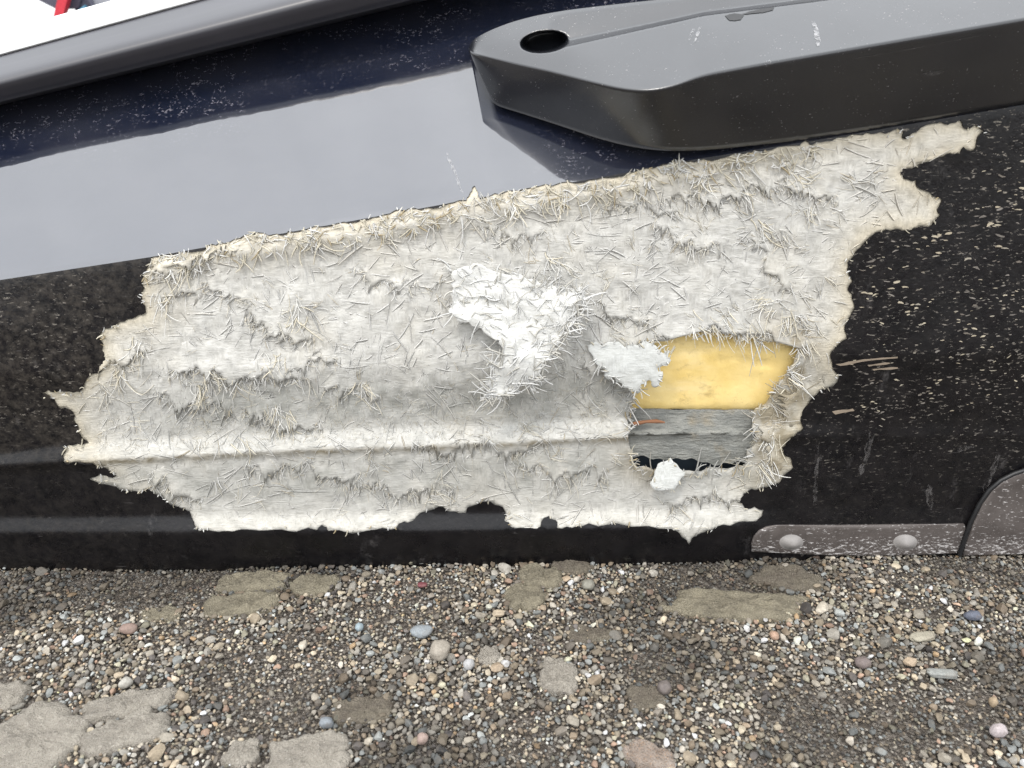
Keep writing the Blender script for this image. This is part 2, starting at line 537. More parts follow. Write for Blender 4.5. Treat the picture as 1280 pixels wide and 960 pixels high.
TORN = [(188,322),(205,318),(232,314),(256,312),(262,306),(275,302),(300,297),(330,291),(352,294),(372,289),(400,283),(430,277),(452,274),(480,268),(505,264),(535,259),(560,254),(583,250),(588,240),(593,232),(598,240),(600,249),(625,243),(655,236),(690,232),(730,228),(765,222),(790,215),(825,207),(845,199),(852,197),(868,203),(890,201),(930,192),(965,187),(1000,182),(1008,175),(1016,181),(1040,176),(1072,168),(1095,167),(1115,164),(1128,162),(1128,172),(1133,174),(1143,166),(1155,158),(1172,154),(1185,156),(1200,150),(1205,160),(1218,156),(1231,164),(1222,172),(1218,188),(1205,184),(1195,192),(1180,196),(1168,200),(1150,206),(1130,211),(1126,216),(1132,224),(1145,224),(1150,236),(1162,240),(1168,246),(1178,250),(1172,262),(1176,268),(1168,278),(1160,284),(1140,288),(1118,287),(1100,290),(1085,300),(1070,315),(1060,328),(1062,345),(1066,352),(1060,362),(1066,375),(1068,388),(1060,400),(1056,412),(1060,424),(1048,432),(1040,440),(1041,455),(1050,468),(1048,478),(1035,486),(1022,494),(1012,505),(1003,516),(1002,528),(1005,535),(995,545),(985,552),(978,560),(980,568),(990,576),(992,585),(980,596),(968,606),(955,610),(940,612),(930,618),(924,628),(932,636),(955,637),(950,648),(930,652),(905,656),(885,664),(868,672),(862,682),(852,672),(840,662),(800,658),(760,656),(720,658),(696,660),(694,650),(686,645),(678,650),(676,658),(650,660),(638,658),(630,650),(628,634),(618,632),(598,630),(588,634),(582,642),(570,640),(548,634),(540,638),(520,646),(505,652),(488,662),(450,666),(410,664),(402,656),(395,663),(360,664),(320,663),(280,664),(248,664),(242,652),(236,640),(222,634),(205,624),(190,616),(180,613),(165,615),(148,613),(130,606),(110,600),(130,594),(145,595),(132,586),(115,580),(85,581),(78,578),(78,568),(85,556),(110,553),(98,542),(92,528),(93,520),(85,512),(70,506),(50,492),(60,487),(80,490),(100,490),(105,480),(110,472),(125,466),(133,455),(130,445),(128,430),(125,418),(130,410),(150,402),(170,396),(182,390),(176,378),(180,360),(178,345),(184,335)]
TORN = rough(TORN, .2, 2, 4.5, random.Random(5))
HOLE = rough([(800,430),(838,426),(858,417),(882,412),(905,418),(930,421),(958,427),(985,425),(1003,429),(996,450),(984,470),(972,486),(962,502),(946,512),(942,530),(944,552),(934,570),(930,586),(900,588),(868,592),(845,590),(820,592),(800,588),(789,578),(792,566),(786,552),(790,536),(786,520),(792,500),(784,480)], .2, 2, 5, random.Random(9))

def jitter_grid(x0, x1, y0, y1, step, jit):
    gx, gy = np.meshgrid(np.arange(x0, x1, step), np.arange(y0, y1, step))
    p = np.stack([gx.ravel(), gy.ravel()], 1).astype(float)
    return p + rng.uniform(-jit, jit, p.shape) * step

def build_skin():
    X0, X1 = -520, 1800
    loops = [TORN]
    chine = [(x, float(row_c(x))) for x in np.arange(X0, X1 + 1, 10)]
    pts = []
    for x in np.arange(X0, X1 + 1, 14 ):
        c = float(row_c(x))
        pts += [(x, c - d) for d in (300, 270, 240, 210, 180, 150, 120, 95, 70, 50, 32, 18, 8, 4)]
        ks = [float(r(x)) for r in (row_c, row_m, row_l2, row_l1, row_b2, row_b1, row_keel)]
        for a, b in zip(ks[:-1], ks[1:]):
            n = max(2, int((b - a) / 12))
            for k in range(n):
                y = a + (b - a) * k / n
                if k == 0:
                    if a != c: pts += [(x, a - 6), (x, a - 3), (x, a), (x, a + 3), (x, a + 6)]
                    else: pts += [(x, a + 4)]
                else: pts.append((x, y))
        pts += [(x, ks[-1]), (x, ks[-1] + 14), (x, ks[-1] + 50)]
    pts = np.array(pts)
    pts = pts[pts[:, 1] > lip(pts[:, 0]) - 14]          # the skin ends under the bumper
    pts = np.concatenate([pts, [(x, float(lip(x)) - 14) for x in np.arange(X0, X1 + 1, 14)]])
    d = dist_poly(pts[:, 0], pts[:, 1], TORN)
    pts = pts[d > 2.0]
    P, T = cdt(pts, loops, [chine])
    cen = P[T].mean(1)
    T = T[~in_poly(cen[:, 0], cen[:, 1], TORN)]
    # ragged rim: boundary vertices get an inner copy 2.5 mm deeper
    V = S(P[:, 0], P[:, 1], 0.0)
    rim = dist_poly(P[:, 0], P[:, 1], TORN) < 1e-2
    idx = np.where(rim)[0]
    V2 = S(P[idx, 0], P[idx, 1], -0.003)
    mp = {int(i): len(V) + k for k, i in enumerate(idx)}
    from collections import Counter
    cnt = Counter()
    for t in T:
        for a, b in ((t[0], t[1]), (t[1], t[2]), (t[2], t[0])):
            cnt[(int(a), int(b))] += 1
    rimF = []
    for (a, b) in cnt:
        if (b, a) not in cnt and a in mp and b in mp:
            rimF += [(b, a, mp[a]), (b, mp[a], mp[b])]
    F = np.array(list(map(tuple, T)) + rimF, np.int32)
    Vall = np.concatenate([V, V2])
    Pall = np.concatenate([P, P[idx]])
    x, y = Pall[:, 0], Pall[:, 1]
    dirt = np.clip((340 - x) / 220, 0.12, 1) * np.clip((600 - y) / 60, .25, 1)
    dirt = np.maximum(dirt, .12 * np.clip((x - 950) / 100, 0, 1))
    chip = np.clip((x - 930) / 120, .30, 1) * np.clip((640 - y) / 120, .15, 1)
    chip = np.maximum(chip, .65 * np.clip((200 - x) / 100, 0, 1) * (y < 540))
    up = row_c(x) - y
    dust = np.clip((up - 135) / 45, 0, 1) * np.clip((340 - up) / 120, .2, 1)
    dust = np.maximum(dust, np.clip((x - 655) / 60, 0, 1) * (up > 4) * .9)
    me = mesh_from('hull', Vall, F, [M['side'], M['bottom']], True, np.stack([dirt, chip, dust], 1), ROOT)
    cy = Pall[F].mean(1)
    mi = (cy[:, 1] > row_c(cy[:, 0])).astype(np.int32)
    me.polygons.foreach_set('material_index', mi)
    bm = bmesh.new(); bm.from_mesh(me); bm.normal_update()
    # crisp chine
    for e in bm.edges:
        if len(e.link_faces) == 2 and e.link_faces[0].material_index != e.link_faces[1].material_index: e.smooth = False
        elif e.is_boundary or (len(e.link_faces) == 2 and e.calc_face_angle(0) > 1.0): e.smooth = False
    bm.to_mesh(me); bm.free()
    return obj('hull', me, wc)

# --- bumper, deck
def lip(px): return lerp_ext(px, [(0, 127), (320, 48), (500, 3), (640, -32)])
def seam(px): return lerp_ext(px, [(0, 69), (250, 0)])
hull = build_skin()

def build_bumper():
    xs = np.arange(-520, 1801, 20)
    rowsV = []
    prof = []
    for x in xs:
        l, s_ = float(lip(x)), float(seam(x))
        Yb = float(hullY(x, (l + 35))) - lip_out(x)
        h = l - s_
        pr = [(l + 6, Yb + .085), (l + 3, Yb + .03), (l + .5, Yb + .010), (l - .5, Yb + .006), (l - h * .12, Yb + .0035), (l - h * .24, Yb + .001), (l - h * .34, Yb - .001), (l - h * .42, Yb - .001),
              (l - h * .48, Yb + .001), (l - h * .54, Yb + .005), (l - h * .59, Yb + .010), (l - h * .65, Yb + .019), (l - h * .72, Yb + .030),
              (l - h * .76, Yb + .037), (l - h * .78, Yb + .041), (l - h * .9, Yb + .060), (s_ + 1, Yb + .076), (s_ + .2, Yb + .082), (s_ - .5, Yb + .10)]
        rowsV.append(at(np.array([x] * len(pr)), np.array([p[0] for p in pr]), np.array([p[1] for p in pr])))
    n = len(rowsV[0])
    part('bumper', np.concatenate(rowsV), grid_faces(len(xs), n), M['rubber'], wc)
    rowsV = []
    for x in xs:
        l, s_ = float(lip(x)), float(seam(x))
        Yb = float(hullY(x, (l + 35))) - lip_out(x)
        pr = [(s_ + 1.2, Yb + .080), (s_ - 1.2, Yb + .074), (s_ - 8, Yb + .088), (s_ - 20, Yb + .125), (s_ - 27, Yb + .16), (s_ - 30, Yb + .20)]
        a = at(np.array([x] * len(pr)), np.array([p[0] for p in pr]), np.array([p[1] for p in pr]))
        e = a[-1]
        far = np.array([e + (0, .20, -.03), e + (0, .36, -.12), e + (0, .42, -.30), (e[0], e[1] + .40, .02)])
        rowsV.append(np.concatenate([a, far]))
    n = len(rowsV[0])
    part('deck', np.concatenate(rowsV), grid_faces(len(xs), n), M['deck'], wc)
def lip_out(x): return float(np.interp(x, [0, 500], [.030, .049]))
build_bumper()

# --- sponson
def build_sponson():
    Tk = [(586,60),(590,51),(600,44),(616,36),(640,27),(670,19),(710,12),(760,6),(840,-3),(960,-20),(1280,-72),(1800,-160)]
    Fk = [(587,63),(592,66),(612,71),(645,79),(690,89),(740,102),(778,111),(812,114),(842,108),(875,94),(960,78),(1100,54),(1280,23),(1800,-70)]
    Gk = [(589,70),(617,131),(650,141),(700,157),(750,174),(790,184),(830,189),(880,188),(960,180),(1000,175),(1100,160),(1280,130),(1800,46)]
    def path(k, n, ease):
        k = np.array(k, float)
        d = np.concatenate([[0], np.cumsum(np.hypot(*np.diff(k, axis=0).T))])
        u = np.linspace(0, 1, n) ** ease
        return np.stack([np.interp(u * d[-1], d, k[:, 0]), np.interp(u * d[-1], d, k[:, 1])], 1)
    n = 420
    Tp, Fp, Gp = path(Tk, n, 1.7), path(Fk, n, 1.7), path(Gk, n, 1.7)
    # soften the traced corners
    for A in (Tp, Fp, Gp):
        for _ in range(45):
            A[1:-1] = A[1:-1] * .5 + (A[:-2] + A[2:]) * .25
    YT = hullY(Tp[:, 0], Tp[:, 1]) - .012 - (.085 - .039 * np.exp(-(Tp[:, 0] - 586) / 60))
    YG = hullY(Gp[:, 0], Gp[:, 1])
    YG = YG - np.interp(Gp[:, 0], [589, 617, 660, 800, 1000, 1280], [.058, .012, .014, .022, .004, .002])
    prot = np.interp(Fp[:, 0], [587, 640, 740, 812, 900, 1280], [.066, .082, .108, .124, .128, .128])
    YF = hullY(Fp[:, 0], Fp[:, 1]) - prot
    for A in (YT, YF, YG):
        for _ in range(260):
            A[1:-1] = A[1:-1] * .5 + (A[:-2] + A[2:]) * .25
    rows = []
    nt_, nf = 64, 16
    step_line = lambda px: lerp_ext(px, [(700, 62), (712, 59), (790, 41), (880, 20), (1040, 0), (1280, -34)])
    for i in range(n):
        r = []
        # hidden back edge buried in the hull
        r.append(at(Tp[i, 0], Tp[i, 1] + 3, YT[i] + .09))
        # upper face, T -> F
        for j in range(nt_):
            v = j / (nt_ - 1)
            px = Tp[i, 0] * (1 - v) + Fp[i, 0] * v; py = Tp[i, 1] * (1 - v) + Fp[i, 1] * v
            Y = YT[i] * (1 - v) + YF[i] * v
            bulge = .003 * math.sin(math.pi * v) * min(1, (Fp[i, 0] - 586) / 60)
            Y -= bulge
            dpt = 0.0
            if px > 640:
                a = (px - 681) / 30; b = (py - 52 + (px - 681) * .10) / 13.5
                rr = math.sqrt(a * a + b * b)
                hole = 1 - min(1, max(0, (rr - .75) / .32)); hole = hole * hole * (3 - 2 * hole)
                sl = float(step_line(px)); top = float(lerp_ext(px, Tk[4:])) + 5
                tr = 0.0
                if px > 684 and py < sl and sl - top > 3:
                    q = (sl - py) / (sl - top)
                    if q < 1:
                        e = min(1, q * 4.0); e = e * e * (3 - 2 * e)
                        tr = e * (1 - q) * min(1, (px - 684) / 26)
                        hole = max(hole, .55 * math.exp(-max(0, px - 700) / 26) * tr)
                dpt = max(.036 * hole, .015 * tr)
            r.append(at(px, py, Y + dpt))
        # rounded shoulder and front face, F -> G
        for j in range(1, nf + 1):
            v = j / nf
            px = Fp[i, 0] * (1 - v) + Gp[i, 0] * v; py = Fp[i, 1] * (1 - v) + Gp[i, 1] * v
            Y = YF[i] * (1 - v) + YG[i] * v - .003 * math.sin(math.pi * v)
            r.append(at(px, py, Y))
        r.append(at(Gp[i, 0], Gp[i, 1] + .5, YG[i] + .012))
        r.append(at(Gp[i, 0], Gp[i, 1] - 6, YG[i] + .06))
        rows.append(np.array(r))
    m = len(rows[0])
    me = mesh_from('sponson', np.concatenate(rows), grid_faces(n, m), M['plastic'], True, None, ROOT)
    bm = bmesh.new(); bm.from_mesh(me)
    bm.verts.ensure_lookup_table()
    bm.faces.new([bm.verts[k] for k in range(m)])
    bmesh.ops.recalc_face_normals(bm, faces=bm.faces)
    bm.to_mesh(me); bm.free()
    o = obj('sponson', me, wc)
    # nick and scrape on the upper face
    return o
sponson = build_sponson()

# wear on the sponson, laid on its real surface
def build_sponson_wear():
    from mathutils.bvhtree import BVHTree
    me = sponson.data
    bvh = BVHTree.FromPolygons([v.co + Vector(ROOT) for v in me.vertices], [tuple(p.vertices) for p in me.polygons])
    def lay(px, py):
        a, b, c = ray(px, py)
        d = Vector((float(a), float(b), float(c))).normalized()
        hit = bvh.ray_cast(Vector((0, 0, CAM_H)), d)
        return None if hit[0] is None else np.array(hit[0] + (hit[1] if hit[1].dot(d) < 0 else -hit[1]) * .0004)
    for nm, pts, m in [('scuff', [(866,36),(869,37),(865,47),(861,52),(862,44)], 'pale_scuff'), ('scuff', [(874,34),(877,35),(870,52),(867,54)], 'pale_scuff'),
                       ('scuff', [(1014,26),(1020,30),(1024,42),(1026,52),(1022,60),(1018,48)], 'pale_scuff'), ('nick', [(906,20),(918,17),(930,19),(926,25),(912,26)], 'seal'),
                       ('nick', [(926,18),(948,12),(968,9),(966,13),(944,17)], 'seal'), ('scuff', [(955,79),(962,75),(966,80),(958,83)], 'pale_scuff'),
                       ('scratch', [(1050,76),(1140,60),(1230,43),(1230,44.2),(1140,61.2)], 'scuff'), ('scuff', [(1150,92),(1165,89),(1185,87),(1178,91),(1160,95)], 'scuff')]:
        V = [lay(*p) for p in rough(pts, .06, 2, 3)]
        V = [v for v in V if v is not None]
        if len(V) > 3: part(nm, np.array(V), [tuple(range(len(V)))], M[m], sponson, False)
build_sponson_wear()

# --- fibreglass laminate
def sheet(name, poly, step, off_fn, mat, col_fn, parent, holes=(), thick=0.0, smooth=True, label=None, free=False):
    SS = (lambda x, y, o: at(x, y, hullY(x, y) - np.asarray(o))) if free else S
    P0 = np.array(poly)
    pts = jitter_grid(P0[:, 0].min(), P0[:, 0].max(), P0[:, 1].min(), P0[:, 1].max(), step, .3)
    keep = in_poly(pts[:, 0], pts[:, 1], poly)
    for lp in (poly, *holes):
        keep &= dist_poly(pts[:, 0], pts[:, 1], lp) > step * .4
    for h in holes: keep &= ~in_poly(pts[:, 0], pts[:, 1], h)
    P, T = cdt(pts[keep], [poly, *holes])
    c = P[T].mean(1)
    k = in_poly(c[:, 0], c[:, 1], poly)
    for h in holes: k &= ~in_poly(c[:, 0], c[:, 1], h)
    T = T[k]
    V = SS(P[:, 0], P[:, 1], off_fn(P))
    col = col_fn(P)
    if thick:
        from collections import Counter
        cnt = set()
        for t in T:
            cnt |= {(int(t[0]), int(t[1])), (int(t[1]), int(t[2])), (int(t[2]), int(t[0]))}
        be = [(a, b) for a, b in cnt if (b, a) not in cnt]
        idx = sorted({a for a, b in be} | {b for a, b in be})
        mp = {a: len(V) + i for i, a in enumerate(idx)}
        V = np.concatenate([V, SS(P[idx, 0], P[idx, 1], off_fn(P[idx]) - thick)])
        col = np.concatenate([col, col[idx] * .92])
        T = np.concatenate([T, np.array([f for a, b in be for f in ((b, a, mp[a]), (b, mp[a], mp[b]))], np.int32)])
    return part(name, V, T, mat, parent, smooth, col, label=label)

def lam_off(P):
    x, y = P[:, 0], P[:, 1]
    d = dist_poly(x, y, TORN)
    big = fbm(P, 1 / 55, 3) * .0016
    mid = fbm(P + 300, 1 / 14, 3) * .0011
    fine = fbm(P + 900, 1 / 5.0, 2) * .0005
    near = np.clip(d / 14, 0, 1)
    top = np.exp(-((y - row_c(x) - 16) / 14) ** 2) * .0035 * (x < 900)
    return -.0010 + (big + mid) * near + fine + top * near - .0004

def lam_col(P):
    x, y = P[:, 0], P[:, 1]
    n1 = fbm(P, 1 / 60, 4); n2 = fbm(P + 77, 1 / 18, 4)
    base = np.array([.55, .542, .518]) * (1 + .10 * n2[:, None])
    cream = np.array([.55, .49, .375]); brown = np.array([.27, .225, .15]); grey = np.array([.30, .30, .28])
    d = dist_poly(x, y, TORN)
    k = np.clip(np.exp(-d / 17) * .95 + .25 * np.clip(n1, 0, 1), 0, .8)[:, None]
    k = k * np.clip((640 - y) / 60, .25, 1)[:, None]
    c = base * (1 - k) + cream * k
    c = c * (1 - .35 * np.clip(fbm(P + 500, 1 / 9, 3) - .15, 0, 1)[:, None])
    # grime lies in the hollow between the ledges and below the second one
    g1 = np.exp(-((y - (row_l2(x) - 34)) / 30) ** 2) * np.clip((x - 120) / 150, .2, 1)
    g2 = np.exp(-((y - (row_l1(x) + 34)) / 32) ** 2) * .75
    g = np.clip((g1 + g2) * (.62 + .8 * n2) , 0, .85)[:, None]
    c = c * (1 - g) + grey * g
    # scuffed dirt on the two ledges
    led = (np.exp(-((y - row_l1(x) + 12) / 12) ** 2) + np.exp(-((y - row_b1(x) + 12) / 13) ** 2)) * np.clip(fbm(P + 40, 1 / 10, 4) + .35, 0, 1) * .45
    c = c * (1 - led[:, None]) + grey * led[:, None]
    line = np.exp(-((y - row_l1(x) - 2) / 3) ** 2) * (.4 + .8 * np.clip(n2 + .3, 0, 1))
    b = np.exp(-(((x - 975) / 34) ** 2 + ((y - 520) / 95) ** 2)) * (.55 + .9 * n2) + .55 * line
    b = b * 1.5 + .45 * np.exp(-(((x - 1000) / 45) ** 2 + ((y - 470) / 60) ** 2)) * (.5 + n2)
    b += np.exp(-(((x - 810) / 40) ** 2 + ((y - 580) / 25) ** 2)) * .7
    b = np.clip(b, 0, .85)[:, None]
    return np.clip(c * (1 - b) + brown * b, .03, .8)

laminate = sheet('fibreglass_laminate', TORN, 4.0, lam_off, M['lam'], lam_col, wc, [HOLE], thick=.004, label='exposed pale frayed fibreglass laminate')

FLAP = rough([(556,332),(580,333),(610,336),(650,342),(690,352),(712,362),(730,360),(734,372),(722,384),(728,394),(715,404),(705,412),(700,425),(692,435),(690,445),(678,455),(672,470),(665,480),(655,482),(640,492),(625,498),(610,501),(612,480),(616,468),(613,458),(625,450),(628,440),(624,425),(610,419),(590,408),(572,402),(562,392),(566,380),(560,365),(566,350)], .34, 2, 4, random.Random(2))
FLAP2 = rough([(735,432),(760,427),(790,430),(820,432),(840,440),(836,455),(822,460),(828,474),(816,484),(809,476),(801,490),(785,485),(770,480),(755,470),(742,450)], .42, 2, 4, random.Random(4))
FLAKE = rough([(822,580),(838,572),(856,590),(850,600),(842,614),(818,612),(812,604),(818,592)], .14, 2, 4, random.Random(6))
def flap_off(P):
    x, y = P[:, 0], P[:, 1]
    t = np.clip((y - 334) / 165, 0, 1)
    return .004 + .024 * t ** .9 + .006 * np.clip((x - 600) / 130, 0, 1) ** 2 + fbm(P, 1 / 30, 2) * .0045 + fbm(P + 50, 1 / 8, 2) * .0006
def flap2_off(P):
    x, y = P[:, 0], P[:, 1]
    return .003 + .013 * np.clip((y - 428) / 60, 0, 1) + .004 * np.clip((x - 760) / 80, 0, 1) + fbm(P, 1 / 20, 3) * .0013
def flake_off(P):
    x, y = P[:, 0], P[:, 1]
    return .002 + .014 * np.clip((y - 572) / 44, 0, 1) + fbm(P, 1 / 16, 2) * .001
def flap_col(P):
    return np.array([.60, .60, .585]) * (1 + .09 * fbm(P, 1 / 12, 3)[:, None])
def flap2_col(P):
    return np.array([.50, .51, .50]) * (1 + .06 * fbm(P, 1 / 12, 3)[:, None])
sheet('torn_flap', FLAP, 3.5, flap_off, M['lam'], flap_col, wc, thick=.0022, free=True, label='large bright white torn flap hanging off the laminate')
sheet('torn_flap', FLAP2, 3.5, flap2_off, M['lam'], flap2_col, wc, thick=.002, free=True, label='small grey white flap over the yellow foam')
sheet('torn_flap', FLAKE, 3.5, flake_off, M['lam'], flap2_col, wc, thick=.003, free=True, label='small loose flake below the open slot')

# plies: the mat has split in layers, each ends in a ragged step
PLY_EDGES = []
def ply(cx, cy, length, width, ang, h, seed, tone=1.0):
    rs = random.Random(seed)
    ca, sa = math.cos(ang), math.sin(ang)
    loc = lambda u, v: (cx + u * ca - v * sa, cy + u * sa + v * ca)      # v > 0: over the ragged lower edge
    u = -length / 2; edge = []; ph = rs.uniform(0, 6)
    while u < length / 2:
        e = 1 - abs(2 * u / length) ** 3
        wob = (math.sin(u * .07 + ph) * 7 + math.sin(u * .19 + ph * 2) * 4) * e
        edge.append(loc(u, wob + rs.choice([0, 1, 1]) * min(16, rs.expovariate(1 / 5.0)) - 2))
        u += rs.uniform(1.3, 3.4)
    PLY_EDGES.extend((p[0], p[1], ang + math.pi / 2, h, min(1, length / 100)) for p in edge[2:-2])
    back = [loc(length / 2 * math.cos(t), -width * math.sin(t)) for t in np.linspace(.25, math.pi - .25, 14)]
    poly = edge + back
    def off(P):
        v = -(-(P[:, 0] - cx) * sa + (P[:, 1] - cy) * ca)
        uu = ((P[:, 0] - cx) * ca + (P[:, 1] - cy) * sa) / (length / 2)
        k = np.clip(1 - v / (width * .9), 0, 1.15) * np.clip(1.25 * (1 - np.abs(uu) ** 4), 0, 1)
        return lam_off(P) - .0007 + h * k ** 1.5 + fbm(P + seed, 1 / 7, 2) * .0004
    def col(P): return np.clip(lam_col(P) * tone, .03, .8)
    poly = [p for p in poly if bool(in_poly(np.array([p[0]]), np.array([p[1]]), TORN)[0]) and not bool(in_poly(np.array([p[0]]), np.array([p[1]]), HOLE)[0])]
    sheet('torn_ply', poly, 4.0, off, M['lam'], col, laminate, thick=.0016)
PL = [(300,470,190,60,.06,.0042),(370,462,120,50,-.25,.0036),(215,350,90,40,.5,.003),(250,320,110,30,-.14,.0042),(360,420,130,50,.5,.0028),(240,505,110,36,.25,.003),(350,528,110,30,.15,.0034),
      (150,450,80,36,-.5,.003),(440,492,80,30,.2,.003),(880,418,130,50,-.05,.0045),(960,425,110,40,.12,.0038),(860,300,110,60,.35,.0022),(960,330,90,60,.9,.0026),
      (900,245,170,50,-.1,.0034),(800,262,110,40,.05,.0024),(1010,240,90,50,.5,.0026),(480,350,90,60,.3,.0016),(600,560,180,24,.0,.0022),
      (380,590,160,30,.1,.0024),(220,612,80,26,.45,.003),(700,590,130,34,.05,.0022),(760,470,90,34,.6,.003),(990,500,70,34,1.9,.003),(960,560,70,34,1.6,.003),(880,625,110,34,.0,.0026),
      (500,612,150,30,.03,.0022),(300,380,120,40,.6,.0026),(640,290,100,40,.1,.0018),(780,395,90,36,.4,.0026)]
for k, q in enumerate(PL): ply(*q, 60 + k)

# --- inside the hole
def grid_patch(name, x0, x1, ytop, ybot, off_fn, mat, step=4, label=None, flip=False):
    xs = np.arange(x0, x1 + .1, step)
    n = 24
    P = np.array([(x, ytop(x) + (ybot(x) - ytop(x)) * j / (n - 1)) for x in xs for j in range(n)])
    V = S(P[:, 0], P[:, 1], off_fn(P))
    return part(name, V, grid_faces(len(xs), n), mat, wc, label=label)
def foam_bot(x): return 525 + 3 * math.sin(x * .05) + 2.5 * math.sin(x * .13 + 1)
grid_patch('foam_block', 762, 1022, lambda x: 404, lambda x: foam_bot(x),
           lambda P: -.012 + fbm(P, 1 / 60, 3) * .0016 + fbm(P, 1 / 14, 3) * .0004
           - .0022 * np.exp(-((P[:, 1] - 458 - 3 * np.sin(P[:, 0] * .08)) / 2.2) ** 2) * (P[:, 0] > 890) * (P[:, 0] < 975)
           - .006 * np.clip((P[:, 1] - 516) / 10, 0, 1), M['foam'], 4, 'yellow foam core showing through the torn hole')
grid_patch('inner_laminate', 762, 975, lambda x: 519 , lambda x: 577 + 2.5 * math.sin(x * .1) + 1.5 * math.sin(x * .31) + 6 * min(1, max(0, (x - 840) / 60)),
           lambda P: -.013 + .006 * np.clip((P[:, 1] - 512) / 50, 0, 1) + .002 * np.exp(-((P[:, 1] - 528) / 6) ** 2) + fbm(P, 1 / 25, 4) * .0026, M['inner'])
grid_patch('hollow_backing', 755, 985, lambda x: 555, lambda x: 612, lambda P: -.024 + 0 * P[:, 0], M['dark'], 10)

# --- strands of glass
def strands(name, x, y, ang, length, width, lift, curl, tint, base=0.0008, K=6, off_base=None, parent=None, flat=1.0, label=None, free=False):
    S = (lambda x, y, o: at(x, y, hullY(x, y) - np.asarray(o))) if free else globals()['S']
    """triangular tubes; x,y,... arrays (n), measured along the hull side"""
    if parent is laminate and not free:
        ex, ey = x + np.cos(ang + curl * .5) * length, y + np.sin(ang + curl * .5) * length
        ok = in_poly(ex, ey, TORN) | (dist_poly(ex, ey, TORN) < 3.0)
        x, y, ang, length, width, lift, curl, tint = (q[ok] for q in (x, y, ang, length, width, lift, curl, tint))
        lift = np.where(dist_poly(x, y, TORN) < 14, np.minimum(lift, .0012), lift)
        if off_base is not None: off_base = off_base[ok]
    n = len(x)
    s = np.linspace(0, 1, K)[None]
    a = ang[:, None] + curl[:, None] * s
    st = length[:, None] / (K - 1)
    X = x[:, None] + np.concatenate([np.zeros((n, 1)), np.cumsum(np.cos(a[:, :-1]) * st, 1)], 1)
    Yp = y[:, None] + np.concatenate([np.zeros((n, 1)), np.cumsum(np.sin(a[:, :-1]) * st, 1)], 1)
    off = base + lift[:, None] * s ** 1.5
    if off_base is not None:
        off = off + off_base[:, None]
    Pc = S(X, Yp, off)
    d = np.gradient(Pc, axis=1); d /= np.linalg.norm(d, axis=-1, keepdims=True) + 1e-12
    nrm = S(X, Yp, off + .001) - Pc; nrm /= np.linalg.norm(nrm, axis=-1, keepdims=True) + 1e-12
    sd_ = np.cross(d, nrm); sd_ /= np.linalg.norm(sd_, axis=-1, keepdims=True) + 1e-12
    up = np.cross(sd_, d)
    wv = (width[:, None] * (1 - .45 * s ** 4))[..., None]
    V = np.stack([Pc + sd_ * wv - up * wv * .3 * flat, Pc + up * wv * .9 * flat, Pc - sd_ * wv - up * wv * .3 * flat], 2)
    V = V.reshape(-1, 3)
    b = (np.arange(n) * K * 3)[:, None, None, None]
    k = (np.arange(K - 1) * 3)[None, :, None, None]
    q = np.array([[0, 3, 4, 1], [1, 4, 5, 2], [2, 5, 3, 0]])[None, None]
    F = (b + k + q).reshape(-1, 4)
    col = np.repeat(tint, K * 3, axis=0)
    return part(name, V, F, M['fibre'], parent or wc, True, col, kind='stuff', label=label)

def sample_in(poly, n, holes=()):
    P0 = np.array(poly); R = []
    tot = 0
    while tot < n:
        p = rng.uniform(P0.min(0), P0.max(0), (n * 2, 2))
        k = in_poly(p[:, 0], p[:, 1], poly)
        for h in holes: k &= ~in_poly(p[:, 0], p[:, 1], h)
        R.append(p[k]); tot += k.sum()
    return np.concatenate(R)[:n]

def tints(n, kinds, wts, var=.08):
    k = rng.choice(len(kinds), n, p=np.array(wts) / sum(wts))
    return np.clip(np.array(kinds)[k] * (1 + rng.normal(0, var, (n, 1))), .02, .85)
WHITE, CREAM, GREY, TAN = (.60, .595, .575), (.56, .52, .42), (.40, .40, .38), (.40, .33, .21)

def flow(p, s=1 / 70):
    return np.array([noise.noise((q[0] * s, q[1] * s, 3.1)) for q in p]) * 3.4

